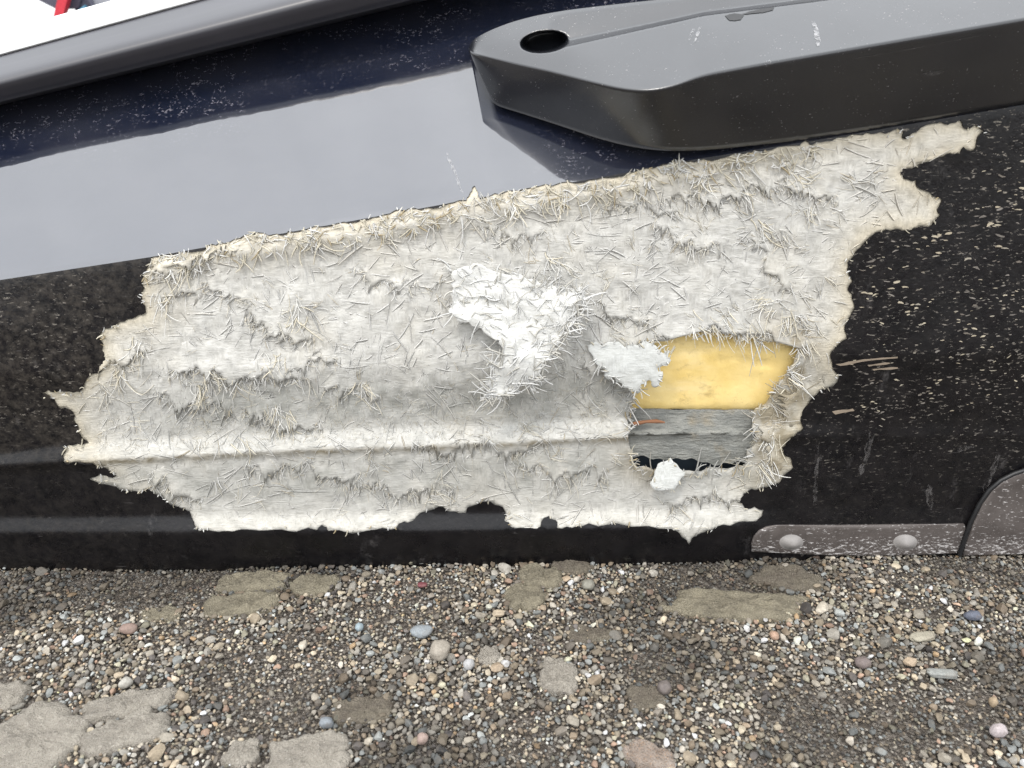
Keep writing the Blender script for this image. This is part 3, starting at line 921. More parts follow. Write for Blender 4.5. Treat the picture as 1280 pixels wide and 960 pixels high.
def build_strands():
    # pressed-flat chopped strands
    n = 2300
    p = sample_in(TORN, n, [HOLE])
    a = flow(p) + rng.normal(0, .7, n) + np.where(rng.random(n) < .5, math.pi, 0)
    L = np.clip(rng.lognormal(3.2, .4, n), 10, 70)
    t = lam_col(p) * (1.0 + rng.normal(.0, .05, (n, 1)))
    strands('flat_strands', p[:, 0], p[:, 1], a, L, rng.uniform(.0004, .0010, n), rng.uniform(-.0006, .0004, n), rng.normal(0, .3, n),
            np.clip(t, .03, .82), -.0001, 7, lam_off(p), laminate, .2)
    cl = [(240,462,26),(300,478,30),(345,462,24),(372,452,20),(268,320,24),(215,345,22),(375,400,26),(340,390,30),(455,490,14),(350,520,20),
          (255,500,34),(300,545,30),(150,440,34),(120,500,30),(160,545,26),(680,330,34),(870,410,30),(905,405,26),(940,415,26),(995,425,20),
          (960,250,40),(880,300,34),(880,235,34),(920,250,34),(1010,200,36),(1050,400,26),(990,470,26),(975,520,24),(960,550,22),(1010,380,30),(820,330,40),
          (760,440,22),(780,400,30),(690,470,30),(560,350,16),(860,215,26),(800,235,30),(1080,240,34),(930,600,24),(800,570,20),(740,350,30),(930,440,14),
          (620,540,60),(700,570,50),(450,560,80),(480,620,60),(330,600,40),(880,640,30),(740,530,40),(640,290,60),(520,310,60),(1000,300,40),(960,380,40)]
    # bundles: strands side by side, splayed at the loose end
    P, A, Ls, Lf, Wd = [], [], [], [], []
    def bundle(c, big):
        m = random.randint(3, 9)
        th = random.gauss(.5, .8) + (math.pi if random.random() < .4 else 0)
        q = np.array(c) + np.outer(rng.normal(0, 2.6, m), (-math.sin(th), math.cos(th))) + np.outer(rng.uniform(-5, 5, m), (math.cos(th), math.sin(th)))
        P.append(q); A.append(th + rng.normal(0, .28, m)); Ls.append(np.clip(rng.lognormal(2.6, .4, m), 7, 36)); Wd.append(rng.uniform(.0002, .00062, m))
        Lf.append(np.abs(rng.normal(0, .0030 if big else .0010, m)))
    for (cx, cy, r) in cl:
        for _ in range(int(2 + r * .10)):
            bundle((random.gauss(cx, r * .6), random.gauss(cy, r * .5)), True)
    for q in sample_in(TORN, 24, [HOLE]): bundle(q, False)
    E = np.array(PLY_EDGES); i = rng.choice(len(E), 2900); m = len(i)
    P.append(E[i, :2] - np.stack([np.cos(E[i, 2]), np.sin(E[i, 2])], 1) * rng.uniform(-1, 7, (m, 1)))
    A.append(E[i, 2] + np.repeat(rng.normal(-.15, .5, m // 6 + 1), 6)[:m] * 1.0 + rng.normal(0, .45, m)); Ls.append(np.clip(rng.lognormal(2.1, .5, m), 3, 28))
    Lf.append(E[i, 3] * .35 + np.abs(rng.normal(0, .0016, m))); Wd.append(rng.uniform(.0002, .00058, m))
    q = sample_in(TORN, 260, [HOLE]); m = len(q)
    P.append(q); A.append(flow(q, 1 / 45) + rng.normal(0, 1.0, m)); Ls.append(np.clip(rng.lognormal(2.6, .45, m), 6, 40)); Lf.append(np.abs(rng.normal(0, .0009, m))); Wd.append(rng.uniform(.0002, .00055, m))
    # grimy fuzz in the hollow above the upper ledge
    m = 2200; qx = rng.uniform(120, 800, m); qy = row_l2(qx) - np.abs(rng.normal(0, 42, m)) + 14
    P.append(np.stack([qx, qy], 1)); A.append(rng.uniform(0, 6.28, m)); Ls.append(np.clip(rng.lognormal(1.7, .4, m), 3, 14)); Lf.append(np.abs(rng.normal(0, .0006, m))); Wd.append(rng.uniform(.00015, .0003, m))
    TX, TA, TL, TF, TW = [], [], [], [], []
    for (cx, cy) in [(255,460),(262,466),(330,450),(348,452),(318,458),(345,512),(352,518),(455,484),(290,470),(868,402),(905,398),(936,408),(890,404),(690,324),(860,300),(955,285),(1000,222),(990,215),(215,328),(232,322),
                     (370,372),(376,396),(170,432),(150,470),(250,488),(300,548),(205,372),(880,230),(925,240),(700,245),(640,258),(1010,262),(960,380),(985,395),(1000,428),(965,545),(955,585),(990,470)]:
        th = random.gauss(1.25, .45)
        m = random.randint(9, 20)
        TX.append(np.array([cx, cy]) + rng.normal(0, 5.5, (m, 2))); TA.append(th + rng.normal(0, .42, m)); TL.append(np.clip(rng.lognormal(2.95, .35, m), 9, 40))
        TF.append(np.abs(rng.normal(.002, .0036, m))); TW.append(rng.uniform(.00022, .0007, m))
    TX, TA, TL, TF, TW = (np.concatenate(q) for q in (TX, TA, TL, TF, TW)); m = len(TX)
    strands('tuft_fibres', TX[:, 0], TX[:, 1], TA, TL, TW, TF, rng.normal(0, .8, m), np.clip(tints(m, [(.70, .69, .655), (.66, .61, .49)], [.6, .4], .05), .1, .85), .0012, 8, lam_off(TX), laminate, .5)
    P = np.concatenate(P); A = np.concatenate(A); Ls = np.concatenate(Ls); Lf = np.concatenate(Lf); Wd = np.concatenate(Wd)
    k = in_poly(P[:, 0], P[:, 1], TORN) & ~in_poly(P[:, 0], P[:, 1], HOLE)
    P, A, Ls, Lf, Wd = P[k], A[k], Ls[k], Lf[k], Wd[k]; n = len(P)
    t = tints(n, [WHITE, CREAM, GREY, TAN], [.38, .36, .17, .09]) * .62 + lam_col(P) * .5
    strands('loose_fibres', P[:, 0], P[:, 1], A, Ls, Wd, Lf, rng.normal(0, .6, n), np.clip(t, .03, .84), .0001, 7, lam_off(P), laminate, .4)
    # fringe round the torn edge and the hole
    def fringe(name, poly, n, lmean, off, lift, inward, tint, par, width=(.0003, .0009), sub=None, spread=.7, turn=0.0, free=False):
        Q = np.array(poly); d = np.roll(Q, -1, 0) - Q; L = np.hypot(d[:, 0], d[:, 1])
        wts = L * (np.hypot(Q[:, 0] - 594, Q[:, 1] - 240) > 16)
        if sub is not None: wts = wts * sub(Q)
        i = rng.choice(len(Q), n, p=wts / wts.sum()); tt = rng.random((n, 1))
        p = Q[i] + d[i] * tt
        area = .5 * np.sum(Q[:, 0] * np.roll(Q[:, 1], -1) - np.roll(Q[:, 0], -1) * Q[:, 1])
        nx = np.stack([d[i, 1], -d[i, 0]], 1) / L[i][:, None] * (1 if area > 0 else -1)
        a = np.arctan2(nx[:, 1], nx[:, 0]) + turn + rng.normal(0, spread, n)
        p = p - nx * rng.uniform(0, inward, (n, 1))
        ln = np.clip(rng.lognormal(math.log(lmean), .45, n), 3, 34)
        ob = off(p) if callable(off) else np.full(n, off)
        return strands(name, p[:, 0], p[:, 1], a, ln, rng.uniform(*width, n), np.minimum(np.abs(rng.normal(0, lift, n)), lift * 1.6), rng.normal(0, .7, n), tint(p), .0004, 5, ob, par, free=free)
    edge_t = lambda p: np.clip(tints(len(p), [WHITE, CREAM, TAN], [.4, .5, .1]), .03, .84)
    fringe('edge_fibres', TORN, 170, 3.5, .0003, .0006, 6, edge_t, laminate)
    top = lambda Q: ((Q[:, 1] < row_c(Q[:, 0]) + 14) & (Q[:, 0] > 180) & (Q[:, 0] < 1010)) * 1.0
    # matted roll along the upper edge: strands point into the patch
    fringe('edge_fibres', TORN, 560, 12, .0016, .0018, 26, edge_t, laminate, sub=top, spread=.8, turn=math.pi)
    fringe('edge_fibres', TORN, 150, 9, .0014, .0010, 14, edge_t, laminate, sub=top, spread=.5, turn=1.7)
    fringe('edge_fibres', TORN, 60, 5, .0006, .002, 8, edge_t, laminate, sub=lambda Q: ((Q[:, 0] < 260)) * 1.0, spread=.8)
    # hole edge (strands point into the hole)
    hole_out = list(reversed(HOLE))
    Q = np.array(HOLE)
    def hole_fr():
        n = 200
        d = np.roll(Q, -1, 0) - Q; L = np.hypot(d[:, 0], d[:, 1])
        i = rng.choice(len(Q), n, p=L / L.sum()); p = Q[i] + d[i] * rng.random((n, 1))
        nx = np.stack([-d[i, 1], d[i, 0]], 1) / L[i][:, None]
        a = np.arctan2(nx[:, 1], nx[:, 0]) + rng.normal(0, .7, n)
        p = p - nx * rng.uniform(0, 9, (n, 1))
        ln = np.clip(rng.lognormal(2.3, .4, n), 4, 26)
        strands('hole_fibres', p[:, 0], p[:, 1], a, ln, rng.uniform(.0003, .0009, n), np.abs(rng.normal(0, .002, n)), rng.normal(0, .6, n),
                np.clip(tints(n, [WHITE, CREAM, GREY, TAN], [.35, .3, .2, .15]), .03, .8), .0003, 5, np.full(n, -.0006), laminate)
    hole_fr()
    fl_t = lambda p: np.clip(tints(len(p), [(.62, .62, .605), (.52, .505, .46)], [.6, .4], .08), .03, .86)
    fringe('flap_fibres', FLAP, 250, 16, flap_off, .0025, 12, fl_t, laminate, (.0004, .0010), spread=.55, free=True, sub=lambda Q: np.where((Q[:, 0] > 660) | (Q[:, 1] > 440), 1.6, .12))
    fringe('flap_fibres', FLAP2, 60, 7, flap2_off, .002, 6, lambda p: np.clip(tints(len(p), [(.62, .62, .60), CREAM], [.8, .2], .05), .03, .86), laminate, (.0004, .0009), spread=.5, free=True)
    fringe('flap_fibres', FLAKE, 12, 4, flake_off, .002, 5, edge_t, laminate, spread=.6, free=True)
    q = sample_in(FLAP, 230); m = len(q)
    strands('flap_fibres', q[:, 0], q[:, 1], rng.uniform(0, 6.28, m), np.clip(rng.lognormal(2.6, .4, m), 6, 34), rng.uniform(.0003, .0009, m), np.abs(rng.normal(0, .0016, m)),
            rng.normal(0, .6, m), fl_t(q), .0003, 6, flap_off(q), laminate, free=True)
build_strands()

# --- chips and scrapes in the black skin on the right
def build_chips():
    V, F, col = [], [], []
    zone = [(1075, 318), (1130, 295), (1185, 290), (1200, 215), (1290, 180), (1500, 150), (1500, 520), (1290, 500), (1060, 540), (1060, 480), (1075, 400)]
    p = sample_in(zone, 900)
    d = dist_poly(p[:, 0], p[:, 1], TORN)
    p = p[(~in_poly(p[:, 0], p[:, 1], TORN)) & (d > 4)]
    # clean wiped streak running down the side
    cx = lerp_ext(p[:, 1], [(180, 1224), (300, 1196), (420, 1168), (520, 1120)])
    p = p[np.abs(p[:, 0] - cx) > 12]
    for (x, y) in p:
        big = max(.2, 1 - (y - 180) / 380)
        L = random.uniform(2, 5.5) + (random.random() < .30) * random.uniform(2, 9) * big
        H = L * random.uniform(.13, .30)
        n = 9; pts = []
        tilt = random.gauss(-.08, .22)
        crescent = random.uniform(-.5, .9)
        for k in range(n):
            t = 2 * math.pi * k / n
            r = random.uniform(.55, 1.1)
            ex, ey = math.cos(t) * L * r / 1.5, math.sin(t) * H * r * .8
            ey += crescent * H * (ex / L * 1.5) ** 2
            pts.append((x + ex * math.cos(tilt) - ey * math.sin(tilt), y + ex * math.sin(tilt) + ey * math.cos(tilt)))
        b = len(V); A = np.array(pts)
        V += list(S(A[:, 0], A[:, 1], .0003)); F.append(tuple(range(b, b + n)))
        cc = random.choice([(.36, .31, .23), (.30, .27, .22), (.42, .37, .28), (.20, .18, .16), (.14, .125, .11), (.14, .12, .10)])
        col += [cc] * n
    me = mesh_from('paint_chips', V, F, M['fibre'], False, np.array(col), ROOT)
    recalc(me)
    o = obj('paint_chips', me, wc, kind='stuff', label='small tan chips knocked out of the black skin')
build_chips()

def flat_patch(name, poly, off, mat, parent, label=None):
    A = np.array(poly, float)
    return part(name, S(A[:, 0], A[:, 1], off), [tuple(range(len(A)))], mat, parent, False, label=label)
for nm, pts, m in [('scrape', [(1044,455),(1078,449),(1122,445.5),(1122,447.5),(1080,451.5),(1050,457)], 'pale_wood'),
                   ('scrape', [(1040,514),(1066,510.5),(1068,513.5),(1044,518)], 'pale_wood'),
                   ('scrape', [(1084,456),(1112,453),(1112,454.5),(1086,458)], 'pale_wood'),
                   ('scrape', [(1090,461),(1122,459),(1122,460.5),(1092,463)], 'pale_wood')]:
    flat_patch(nm, rough(pts, .05, 2, 3), .0004, M[m], hull)
for sp_ in ([(558,190),(560,192),(566,210),(571,224),(565,212)],[(563,200),(566,204),(575,230),(580,244),(573,228)],[(569,222),(571,224),(576,238),(573,234)]):
    flat_patch('scratch', rough(sp_, .1, 1, 3), .0003, M['pale_scuff'], hull)
for sp_ in ([(1019,556),(1024,558),(1023,590),(1022,630),(1016,632),(1018,592)],[(1086,540),(1093,545),(1080,590),(1074,598),(1078,578)],[(1160,605),(1168,618),(1164,640),(1158,628)],[(1196,560),(1216,556),(1218,560),(1198,566)],[(1244,570),(1252,566),(1238,604),(1228,622),(1234,600)]):
    flat_patch('scuff', rough(sp_, .22, 2, 4), .00025, M['scuff'], hull)
# red line at the sponson foot
flat_patch('pinstripe', [(1238,135.2),(1280,128.6),(1400,109),(1400,111.2),(1280,130.8),(1238,136.4)], .0012, M['red'], wc, 'thin red line at the foot of the sponson')

# --- tube helper
def tube_pts(path, r, n=10):
    path = np.array(path, float); V = []
    d = np.gradient(path, axis=0); d /= np.linalg.norm(d, axis=1, keepdims=True)
    for p, t, rr in zip(path, d, np.broadcast_to(r, len(path))):
        u = np.cross(t, (0, 0.3, 1)); u /= np.linalg.norm(u); v = np.cross(t, u)
        V += [p + (u * math.cos(a) + v * math.sin(a)) * rr for a in np.linspace(0, 2 * math.pi, n, endpoint=False)]
    return np.array(V), grid_faces(len(path), n, True)

# --- metal plates low on the right
def plate(name, outline, off, thick, mat, parent, step=7, label=None):
    P0 = np.array(outline, float)
    pts = jitter_grid(P0[:, 0].min(), P0[:, 0].max(), P0[:, 1].min(), P0[:, 1].max(), step, .2)
    k = in_poly(pts[:, 0], pts[:, 1], outline) & (dist_poly(pts[:, 0], pts[:, 1], outline) > 2.6)
    inner = P0 + (P0.mean(0) - P0) / np.maximum(np.linalg.norm(P0.mean(0) - P0, axis=1, keepdims=True), 1) * 1.6
    P, T = cdt(pts[k], [outline, [tuple(q) for q in inner]])
    c = P[T].mean(1); T = T[in_poly(c[:, 0], c[:, 1], outline)]
    d = dist_poly(P[:, 0], P[:, 1], outline)
    V = S(P[:, 0], P[:, 1], off - np.where(d < .3, .0007, 0))
    cnt = set()
    for t in T: cnt |= {(int(t[0]), int(t[1])), (int(t[1]), int(t[2])), (int(t[2]), int(t[0]))}
    be = [(a, b) for a, b in cnt if (b, a) not in cnt]
    idx = sorted({a for a, b in be} | {b for a, b in be}); mp = {a: len(V) + i for i, a in enumerate(idx)}
    V = np.concatenate([V, S(P[idx, 0], P[idx, 1], off - thick)])
    T = np.concatenate([T, np.array([f for a, b in be for f in ((b, a, mp[a]), (b, mp[a], mp[b]))], np.int32)])
    return part(name, V, T, mat, parent, True, label=label)
strip = plate('keel_strip', [(939,688),(939,678),(942,670),(948,663),(957,658),(970,656),(1040,656),(1120,655),(1170,655),(1204,654),(1206,660),(1196,690),(1120,693),(1040,693)], .0028, .004, M['metal'], wc, label='worn metal guard strip with two rivets')
for (rx, ry) in [(988, 676), (1130, 676)]:
    V, F = [], []
    nr, ns = 9, 24
    for i in range(nr):
        q = 1 - i / (nr - 1)
        for k in range(ns):
            t = 2 * math.pi * k / ns
            V.append(S(rx + 17 * math.cos(t) * q, ry + 11 * math.sin(t) * q, .0024 + .0062 * (.5 + .5 * math.cos(math.pi * q)) ** .8))
    part('rivet', np.array(V), grid_faces(nr, ns, True), M['rivet'], strip)
ctr = [(1197,691),(1203,672),(1211,650),(1222,627),(1234,610),(1248,598),(1264,590),(1285,583),(1330,574),(1420,566),(1600,560),(1600,684),(1280,689)]
corner = plate('corner_plate', [(p[0] + 3, p[1]) for p in ctr], .006, .008, M['metal'], wc, 9, 'grey metal corner plate at the lower right')
pth = [S(x, y, .004) for x, y in ctr[:11]]
V, F = tube_pts(pth, .0026)
part('plate_seal', V, F, M['seal'], wc)

# --- splinter caught in the slot
pth = [S(x, y, o) for x, y, o in [(788,530,-.003),(797,529,-.001),(808,527,.001),(820,526.5,.001),(831,528,-.001)]]
V, F = tube_pts(pth, [.0012, .0026, .0017, .0024, .0010], 7)
part('rusty_splinter', V, F, M['wood'], wc, label='short rusty brown splinter at the hole')

# ------------------------------------------------------------------ far frame beyond the deck
def build_far():
    D = 6.0
    base = at(100, 20, D); base[2] = 0
    r = link(bpy.data.objects.new('metal_frame', None)); r.location = base.tolist()
    r['label'] = 'blurred dark metal frame with a slanted red post beyond the white deck'; r['category'] = 'metal frame'
    def bar(name, pts, w, d, mat, dy=0.0):
        bm = bmesh.new()
        q = [Vector(at(x, y, D + dy)) - Vector(base) for x, y in pts]
        f = [bm.verts.new(v) for v in q]; b = [bm.verts.new(v + Vector((0, d, 0))) for v in q]
        n = len(q)
        bm.faces.new(f); bm.faces.new(list(reversed(b)))
        for i in range(n): bm.faces.new((f[i], b[i], b[(i + 1) % n], f[(i + 1) % n]))
        bmesh.ops.recalc_face_normals(bm, faces=bm.faces)
        me = bpy.data.meshes.new(name); bm.to_mesh(me); bm.free(); me.materials.append(mat)
        obj(name, me, r)
    dk = mat_plain('dark frame paint', (.07, .07, .10), .5); rd = mat_plain('red post paint', (.55, .03, .05), .4)
    gr = mat_plain('grey frame paint', (.33, .34, .38), .5); bl = mat_plain('blue frame paint', (.10, .28, .42), .5)
    bar('post', [(78,-30),(92,-30),(67,62),(58,62)], 0, .05, rd, -.08)
    bar('beam', [(20,-16),(52,2),(70,11),(98,10),(104,-12),(60,-40)], 0, .08, dk)
    bar('brace', [(88,2),(102,-12),(150,60),(122,60)], 0, .06, dk, .02)
    bar('side_plate', [(104,-14),(130,-10),(154,14),(190,60),(160,60)], 0, .04, gr, .10)
    bar('strut', [(98,12),(106,6),(104,60),(90,60)], 0, .03, bl, -.03)
    for x in (62, 175):
        bm = bmesh.new(); bmesh.ops.create_cone(bm, cap_ends=True, segments=12, radius1=.04, radius2=.035, depth=1)
        p = at(x, 55, D + .03)
        for v in bm.verts: v.co.z = (v.co.z + .5) * p[2]; v.co.x += p[0] - base[0]; v.co.y += .06
        me = bpy.data.meshes.new('leg'); bm.to_mesh(me); bm.free(); me.materials.append(dk)
        obj('leg', me, r)
build_far()

# ------------------------------------------------------------------ stones
PALE = mat_stone('pale slab stone', (.25, .225, .19), (.40, .365, .31), (.52, .48, .42))
OCHRE = mat_stone('ochre slab stone', (.16, .14, .10), (.30, .265, .19), (.42, .38, .29))
MOSS = mat_stone('dim brown stone', (.11, .09, .07), (.20, .175, .13), (.30, .26, .21))
WARM = mat_stone('pinkish stone', (.28, .22, .18), (.42, .36, .31), (.42, .25, .14))
FOOT = []      # stone footprints (x, y, rx, ry, angle) on the ground
def slab(label, cx, cy, rx, ry, rot, h, mat, seed, name='embedded_stone', cat='stone', sq=2.5):
    h = h * .75
    rs = random.Random(seed)
    c = on_ground(cx, cy); c0 = np.array([c[0], c[1], 0.0])
    sx = abs(on_ground(cx + rx, cy)[0] - c[0]); sy = abs(on_ground(cx, cy - ry)[1] - on_ground(cx, cy + ry)[1]) / 2
    ns, nr = 72, 16
    ca, sa = math.cos(rot), math.sin(rot)
    V = []
    nv = Vector((seed * 1.7, seed * .9, 0))
    for i in range(nr):
        q = i / (nr - 1)
        for k in range(ns):
            t = 2 * math.pi * k / ns
            cr, sr = math.cos(t), math.sin(t)
            R = (abs(cr) ** sq + abs(sr) ** sq) ** (-1 / sq)
            R *= 1.0 + .32 * noise.noise(nv + Vector((cr * 1.4, sr * 1.4, 0))) + .15 * noise.noise(nv + Vector((cr * 4, sr * 4, 3))) + .07 * noise.noise(nv + Vector((cr * 11, sr * 11, 5)))
            rad = R * (1 - q)
            x, y = rad * cr * sx, rad * sr * sy
            x, y = x * ca - y * sa, x * sa + y * ca
            z = h * (1 - (1 - q) ** 9) if i else -.012
            if i == 0: z = -.014
            z += (.0036 * noise.fractal((x * 80, y * 80, seed), .7, 2, 5) + .0016 * noise.noise((x * 25, y * 25, seed))) * (0 if i == 0 else 1)
            V.append((x, y, z))
    F = [tuple(f) for f in grid_faces(nr, ns, True)]
    me = mesh_from(name, V, F, mat)
    bm = bmesh.new(); bm.from_mesh(me); bmesh.ops.remove_doubles(bm, verts=bm.verts, dist=1e-6)
    bmesh.ops.recalc_face_normals(bm, faces=bm.faces); bm.to_mesh(me); bm.free()
    obj(name, me, loc=(c0[0], c0[1], gh(c0[0], c0[1])), label=label, cat=cat)
    FOOT.append((c0[0], c0[1], sx, sy, rot))

slab('large pale flat stone in the bottom left corner of the gravel', 42, 930, 66, 48, .12, .010, PALE, 1)
slab('upper half of the cracked pale stone beside the corner stone', 160, 884, 57, 17, .25, .010, PALE, 2)
slab('lower half of the cracked pale stone beside the corner stone', 157, 920, 54, 25, .32, .009, PALE, 3)
slab('small pale flat stone at the left edge above the corner stone', 8, 873, 26, 18, .0, .008, PALE, 4)
slab('ochre flat stone touching the hull left of the middle', 316, 727, 47, 13, .05, .006, OCHRE, 5)
slab('ochre flat stone just below its twin near the hull', 300, 756, 50, 15, .12, .006, OCHRE, 6)
slab('short ochre stone right of the two flat ochre stones', 395, 732, 30, 13, .2, .006, OCHRE, 7)
slab('round ochre stone near the hull with pebbles all round', 656, 748, 26, 17, .0, .008, OCHRE, 8, sq=2.0)
slab('dim rounded stone tucked behind the round ochre stone', 675, 722, 30, 15, .0, .007, OCHRE, 9, sq=2.0)
slab('long flat ochre stone lying below the metal strip', 918, 756, 94, 19, -.05, .007, OCHRE, 10)
slab('egg shaped pale stone in the middle of the gravel', 698, 845, 25, 25, .3, .010, PALE, 11, sq=2.0)
slab('dark brown stone in the shade under the metal strip', 985, 724, 42, 17, -.1, .007, MOSS, 12)
slab('broad pale stone cut by the bottom edge left of middle', 388, 944, 56, 28, .1, .008, PALE, 13)
slab('narrow pale stone at the bottom between two pale slabs', 304, 944, 22, 18, .1, .007, PALE, 14)
slab('dim mossy stone barely showing above the egg shaped stone', 740, 792, 30, 12, 0, .003, MOSS, 15)
slab('dim brown stone barely showing right of the egg shaped stone', 808, 874, 26, 15, .1, .003, MOSS, 16)
slab('small pale stone right of the tan loose stone', 611, 820, 15, 12, 0, .005, PALE, 17, sq=2.0)
slab('pinkish white stone with an orange end at the bottom edge', 812, 948, 34, 16, -.3, .009, WARM, 18)
slab('dim stone showing through gravel above the ochre pair', 200, 765, 28, 9, 0, .002, OCHRE, 19)
slab('grey stone in the shade of the hull right of middle', 716, 708, 26, 10, 0, .006, MOSS, 20)
slab('flat brown lump of packed dirt under the tan loose stone', 455, 885, 40, 18, .2, .003, MOSS, 21, 'dirt_lump', 'dirt lump')

def base_ico(sub):
    bm = bmesh.new(); bmesh.ops.create_icosphere(bm, subdivisions=sub, radius=1)
    V = np.array([v.co[:] for v in bm.verts]); F = np.array([[v.index for v in f.verts] for f in bm.faces], np.int32)
    bm.free(); return V, F
ICO2, ICO1, ICO3 = base_ico(2), base_ico(1), base_ico(3)

def loose(label, name, cx, cy, rx, ry, thick, col, seed, box=2.2, rot=0.0):
    col = tuple((.55 * v + .45 * (sum(col) / 3)) * .66 for v in col)
    c = on_ground(cx, cy, .004)
    s = abs(on_ground(cx + rx, cy, .004)[0] - c[0]); sy = abs(on_ground(cx, cy - ry, .004)[1] - on_ground(cx, cy + ry, .004)[1]) / 2
    V, F = ICO3
    R = (np.abs(V) ** box).sum(1) ** (-1 / box)
    W = V * R[:, None]
    d = np.array([noise.fractal((v[0] * 1.3 + seed, v[1] * 1.3, v[2] * 1.3 + seed * 2), .9, 2, 3) for v in V])
    W = W * (1 + .17 * d)[:, None]
    W = W * (s, sy * .85, thick)
    ca, sa = math.cos(rot), math.sin(rot)
    W = np.stack([W[:, 0] * ca - W[:, 1] * sa, W[:, 0] * sa + W[:, 1] * ca, W[:, 2]], 1)
    me = mesh_from(name, W, F, M['pebble'], True, np.tile(col, (len(W), 1)))
    obj(name, me, loc=(c[0], c[1], gh(c[0], c[1]) + .0025 + thick * .42), label=label, cat='pebble' if name == 'pebble' else 'stone chip' if 'chip' in name else 'scrap')
    FOOT.append((c[0], c[1], s * .8, sy * .8, rot))
loose('tan rounded loose stone standing up left of middle', 'pebble', 550, 813, 12, 12, .008, (.46, .38, .27), 1)
loose('smooth blue grey oval pebble above the tan loose stone', 'pebble', 527, 789, 14, 8, .005, (.30, .36, .40), 2)
loose('small bright orange pebble below the long ochre stone', 'pebble', 968, 794, 5.5, 5, .004, (.66, .33, .15), 3)
loose('flat tan chip of stone on the gravel at the right', 'stone_chip', 1153, 795, 16, 6, .003, (.52, .45, .28), 4, 3.5, .25)
loose('flat grey oblong chip of stone at the right', 'stone_chip', 1178, 841, 18, 5, .003, (.36, .38, .34), 5, 5, -.1)
loose('tiny red scrap lying near the hull', 'scrap', 528, 732, 6, 3, .002, (.32, .02, .04), 6, 3)
loose('small pale blue pebble left of the blue grey pebble', 'pebble', 449, 783, 5, 5, .004, (.30, .46, .54), 7)
loose('dusky mauve pebble below the flat tan chip', 'pebble', 1079, 827, 10, 7, .005, (.26, .18, .16), 8)
loose('reddish brown pebble in the left gravel', 'pebble', 160, 784, 11, 6, .005, (.40, .22, .15), 9)
loose('navy blue pebble near the right end of the hull', 'pebble', 1216, 770, 11, 5, .005, (.13, .16, .25), 10)
loose('salmon pink pebble at the bottom left of middle', 'pebble', 528, 923, 7, 7, .005, (.50, .30, .22), 11)
loose('rounded white pebble beside the tan loose stone', 'pebble', 586, 830, 7, 6, .005, (.50, .50, .50), 12)
loose('grey slate pebble at the bottom left of middle', 'pebble', 408, 903, 9, 6, .005, (.24, .29, .34), 13)
loose('dark brown pebble right of the egg shaped stone', 'pebble', 830, 861, 9, 8, .006, (.20, .15, .13), 14)
loose('yellowish pebble in the right foreground', 'pebble', 1242, 876, 5, 5, .005, (.55, .36, .14), 15)
loose('pale pink quartz pebble in the right foreground', 'pebble', 1249, 912, 10, 7, .006, (.58, .46, .47), 16)
loose('white oval pebble just above the cracked pale stone', 'pebble', 157, 854, 8, 6, .005, (.56, .52, .42), 17, 2.2, .7)
loose('buff pebble near the hull left of the long ochre stone', 'pebble', 735, 730, 8, 6, .005, (.34, .32, .23), 18)

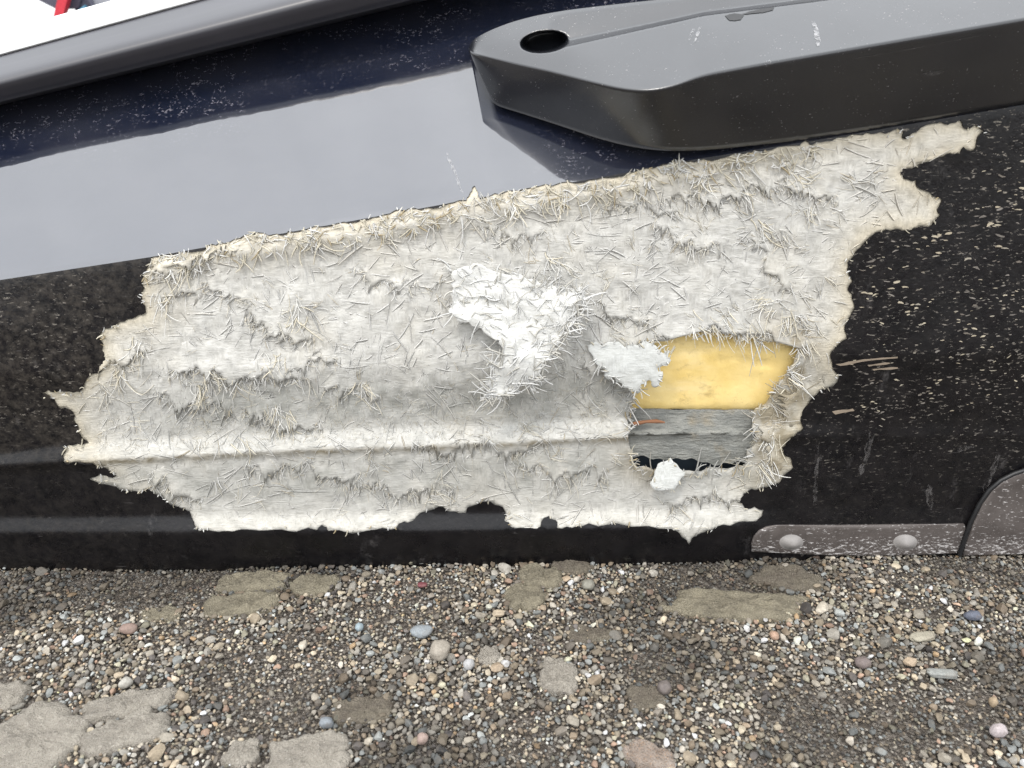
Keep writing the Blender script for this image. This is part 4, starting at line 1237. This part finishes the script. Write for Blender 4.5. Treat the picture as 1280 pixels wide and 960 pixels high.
# ------------------------------------------------------------------ gravel
def build_gravel():
    X0, X1, Y0, Y1 = -1.1, 1.1, .29, .79
    cell = .0075
    gx, gy = int((X1 - X0) / cell) + 1, int((Y1 - Y0) / cell) + 1
    grid = [[[] for _ in range(gy)] for _ in range(gx)]
    rs = random.Random(11)
    foot = [(x, y, sx, sy, math.cos(r), math.sin(r)) for x, y, sx, sy, r in FOOT]
    res = []
    def inside_stone(x, y, k):
        for fx, fy, sx, sy, ca, sa in foot:
            dx, dy = x - fx, y - fy
            if abs(dx) > sx * 1.6 or abs(dy) > sy * 1.6 + sx * .4: continue
            a = (dx * ca + dy * sa) / sx; b = (-dx * sa + dy * ca) / sy
            if a * a + b * b < k: return True
        return False
    for (rmin, rmax, tries, tight) in [(.0044, .0064, 600, 1.0), (.0027, .0041, 13000, .90), (.0018, .0028, 64000, .82), (.0011, .0021, 165000, .76)]:
        for _ in range(tries):
            x = rs.uniform(X0, X1); y = rs.uniform(Y0, Y1); r = rs.uniform(rmin, rmax)
            dn = noise.noise((x * 7, y * 9, 2.2)) + .5 * noise.noise((x * 20, y * 24, 5.2))
            if dn < -.10 and rs.random() < (.90 if r > .0020 else .30): continue
            if inside_stone(x, y, .64 if r > .0025 else .52) and rs.random() < (.975 if r > .0022 else .94): continue
            i, j = int((x - X0) / cell), int((y - Y0) / cell)
            ok = True
            for a in (i - 1, i, i + 1):
                if a < 0 or a >= gx: continue
                for b in (j - 1, j, j + 1):
                    if b < 0 or b >= gy: continue
                    for (qx, qy, qr) in grid[a][b]:
                        if (qx - x) ** 2 + (qy - y) ** 2 < ((qr + r) * tight) ** 2: ok = False; break
                    if not ok: break
                if not ok: break
            if not ok: continue
            grid[i][j].append((x, y, r)); res.append((x, y, r))
    A = np.array(res); n = len(A)
    gz = np.array([gh(x, y) for x, y in A[:, :2]])
    pal = np.array([(.20, .195, .185), (.165, .18, .19), (.26, .245, .22), (.115, .105, .095), (.22, .19, .15), (.30, .27, .22), (.16, .13, .10),
                    (.065, .06, .06), (.42, .40, .37), (.24, .17, .135), (.32, .235, .15), (.165, .18, .19), (.19, .185, .15)])
    wts = np.array([15, 9, 12, 12, 13, 8, 11, 7, 4, 2.5, 1.5, 5, 5.]); wts /= wts.sum()
    col = pal[rng.choice(len(pal), n, p=wts)] * rng.lognormal(-.06, .36, (n, 1))
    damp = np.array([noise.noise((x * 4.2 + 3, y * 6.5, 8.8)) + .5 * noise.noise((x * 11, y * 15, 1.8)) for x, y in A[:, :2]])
    damp_and_shade = np.clip((damp + .05) * 2.6 + .9 * np.clip((A[:, 0] - .15) / .25, 0, 1) * np.clip((A[:, 1] - .60) / .08, 0, 1), 0, 1)[:, None]  # random damp patches, plus hull shade painted into the pebbles near its right end
    col = col * (1.18 - .74 * damp_and_shade)
    col = np.clip(col * (1.03, .985, .90), .025, .5)
    Vs, Fs, Cs = [], [], []; base = 0
    small = A[:, 2] < .0024
    for (V0, F0), mask, nvar in ((ICO2, ~small, 16), (ICO1, small, 8)):
        ids = np.where(mask)[0]
        var = rng.integers(0, nvar, len(ids))
        for k in range(nvar):
            sel = ids[var == k]
            if not len(sel): continue
            box = rng.uniform(2.0, 4.0)
            W = V0 * ((np.abs(V0) ** box).sum(1) ** (-1 / box))[:, None]
            sd0 = rng.uniform(0, 100)
            W = W * (1 + .34 * np.array([noise.fractal((v[0] * 1.1 + sd0, v[1] * 1.1, v[2] * 1.1), .8, 2, 2) for v in V0]))[:, None]
            for _ in range(7):          # broken facets
                nrm = rng.normal(size=3); nrm /= np.linalg.norm(nrm); lim = rng.uniform(.62, .9)
                dd = W @ nrm
                W = W - np.maximum(dd - lim, 0)[:, None] * nrm
            m = len(sel); r = A[sel, 2]
            sc_ = np.stack([r * rng.uniform(.95, 1.35, m), r * rng.uniform(.75, 1.05, m), r * rng.uniform(.5, .85, m)], 1)
            th = rng.uniform(0, 2 * math.pi, m)
            tx = rng.normal(0, .35, m); ty = rng.normal(0, .35, m)
            P = W[None] * sc_[:, None]
            def rot(P, a, i, j):
                c, s = np.cos(a)[:, None], np.sin(a)[:, None]
                Q = P.copy(); Q[..., i] = P[..., i] * c - P[..., j] * s; Q[..., j] = P[..., i] * s + P[..., j] * c
                return Q
            P = rot(rot(rot(P, tx, 1, 2), ty, 0, 2), th, 0, 1)
            z = gz[sel] + r * rng.uniform(-.15, .6, m)
            P = P + np.stack([A[sel, 0], A[sel, 1], z], 1)[:, None]
            Vs.append(P.reshape(-1, 3)); nv = len(V0)
            Fs.append((F0[None] + (base + np.arange(m) * nv)[:, None, None]).reshape(-1, 3)); base += m * nv
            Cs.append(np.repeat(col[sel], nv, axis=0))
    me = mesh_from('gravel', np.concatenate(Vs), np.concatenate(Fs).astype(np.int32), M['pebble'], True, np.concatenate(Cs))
    me.set_sharp_from_angle(angle=math.radians(27))
    obj('gravel', me, kind='stuff', label='loose mixed grey and brown gravel in front of the hull', cat='gravel')
    print('pebbles', n, 'tris', len(me.polygons))
build_gravel()
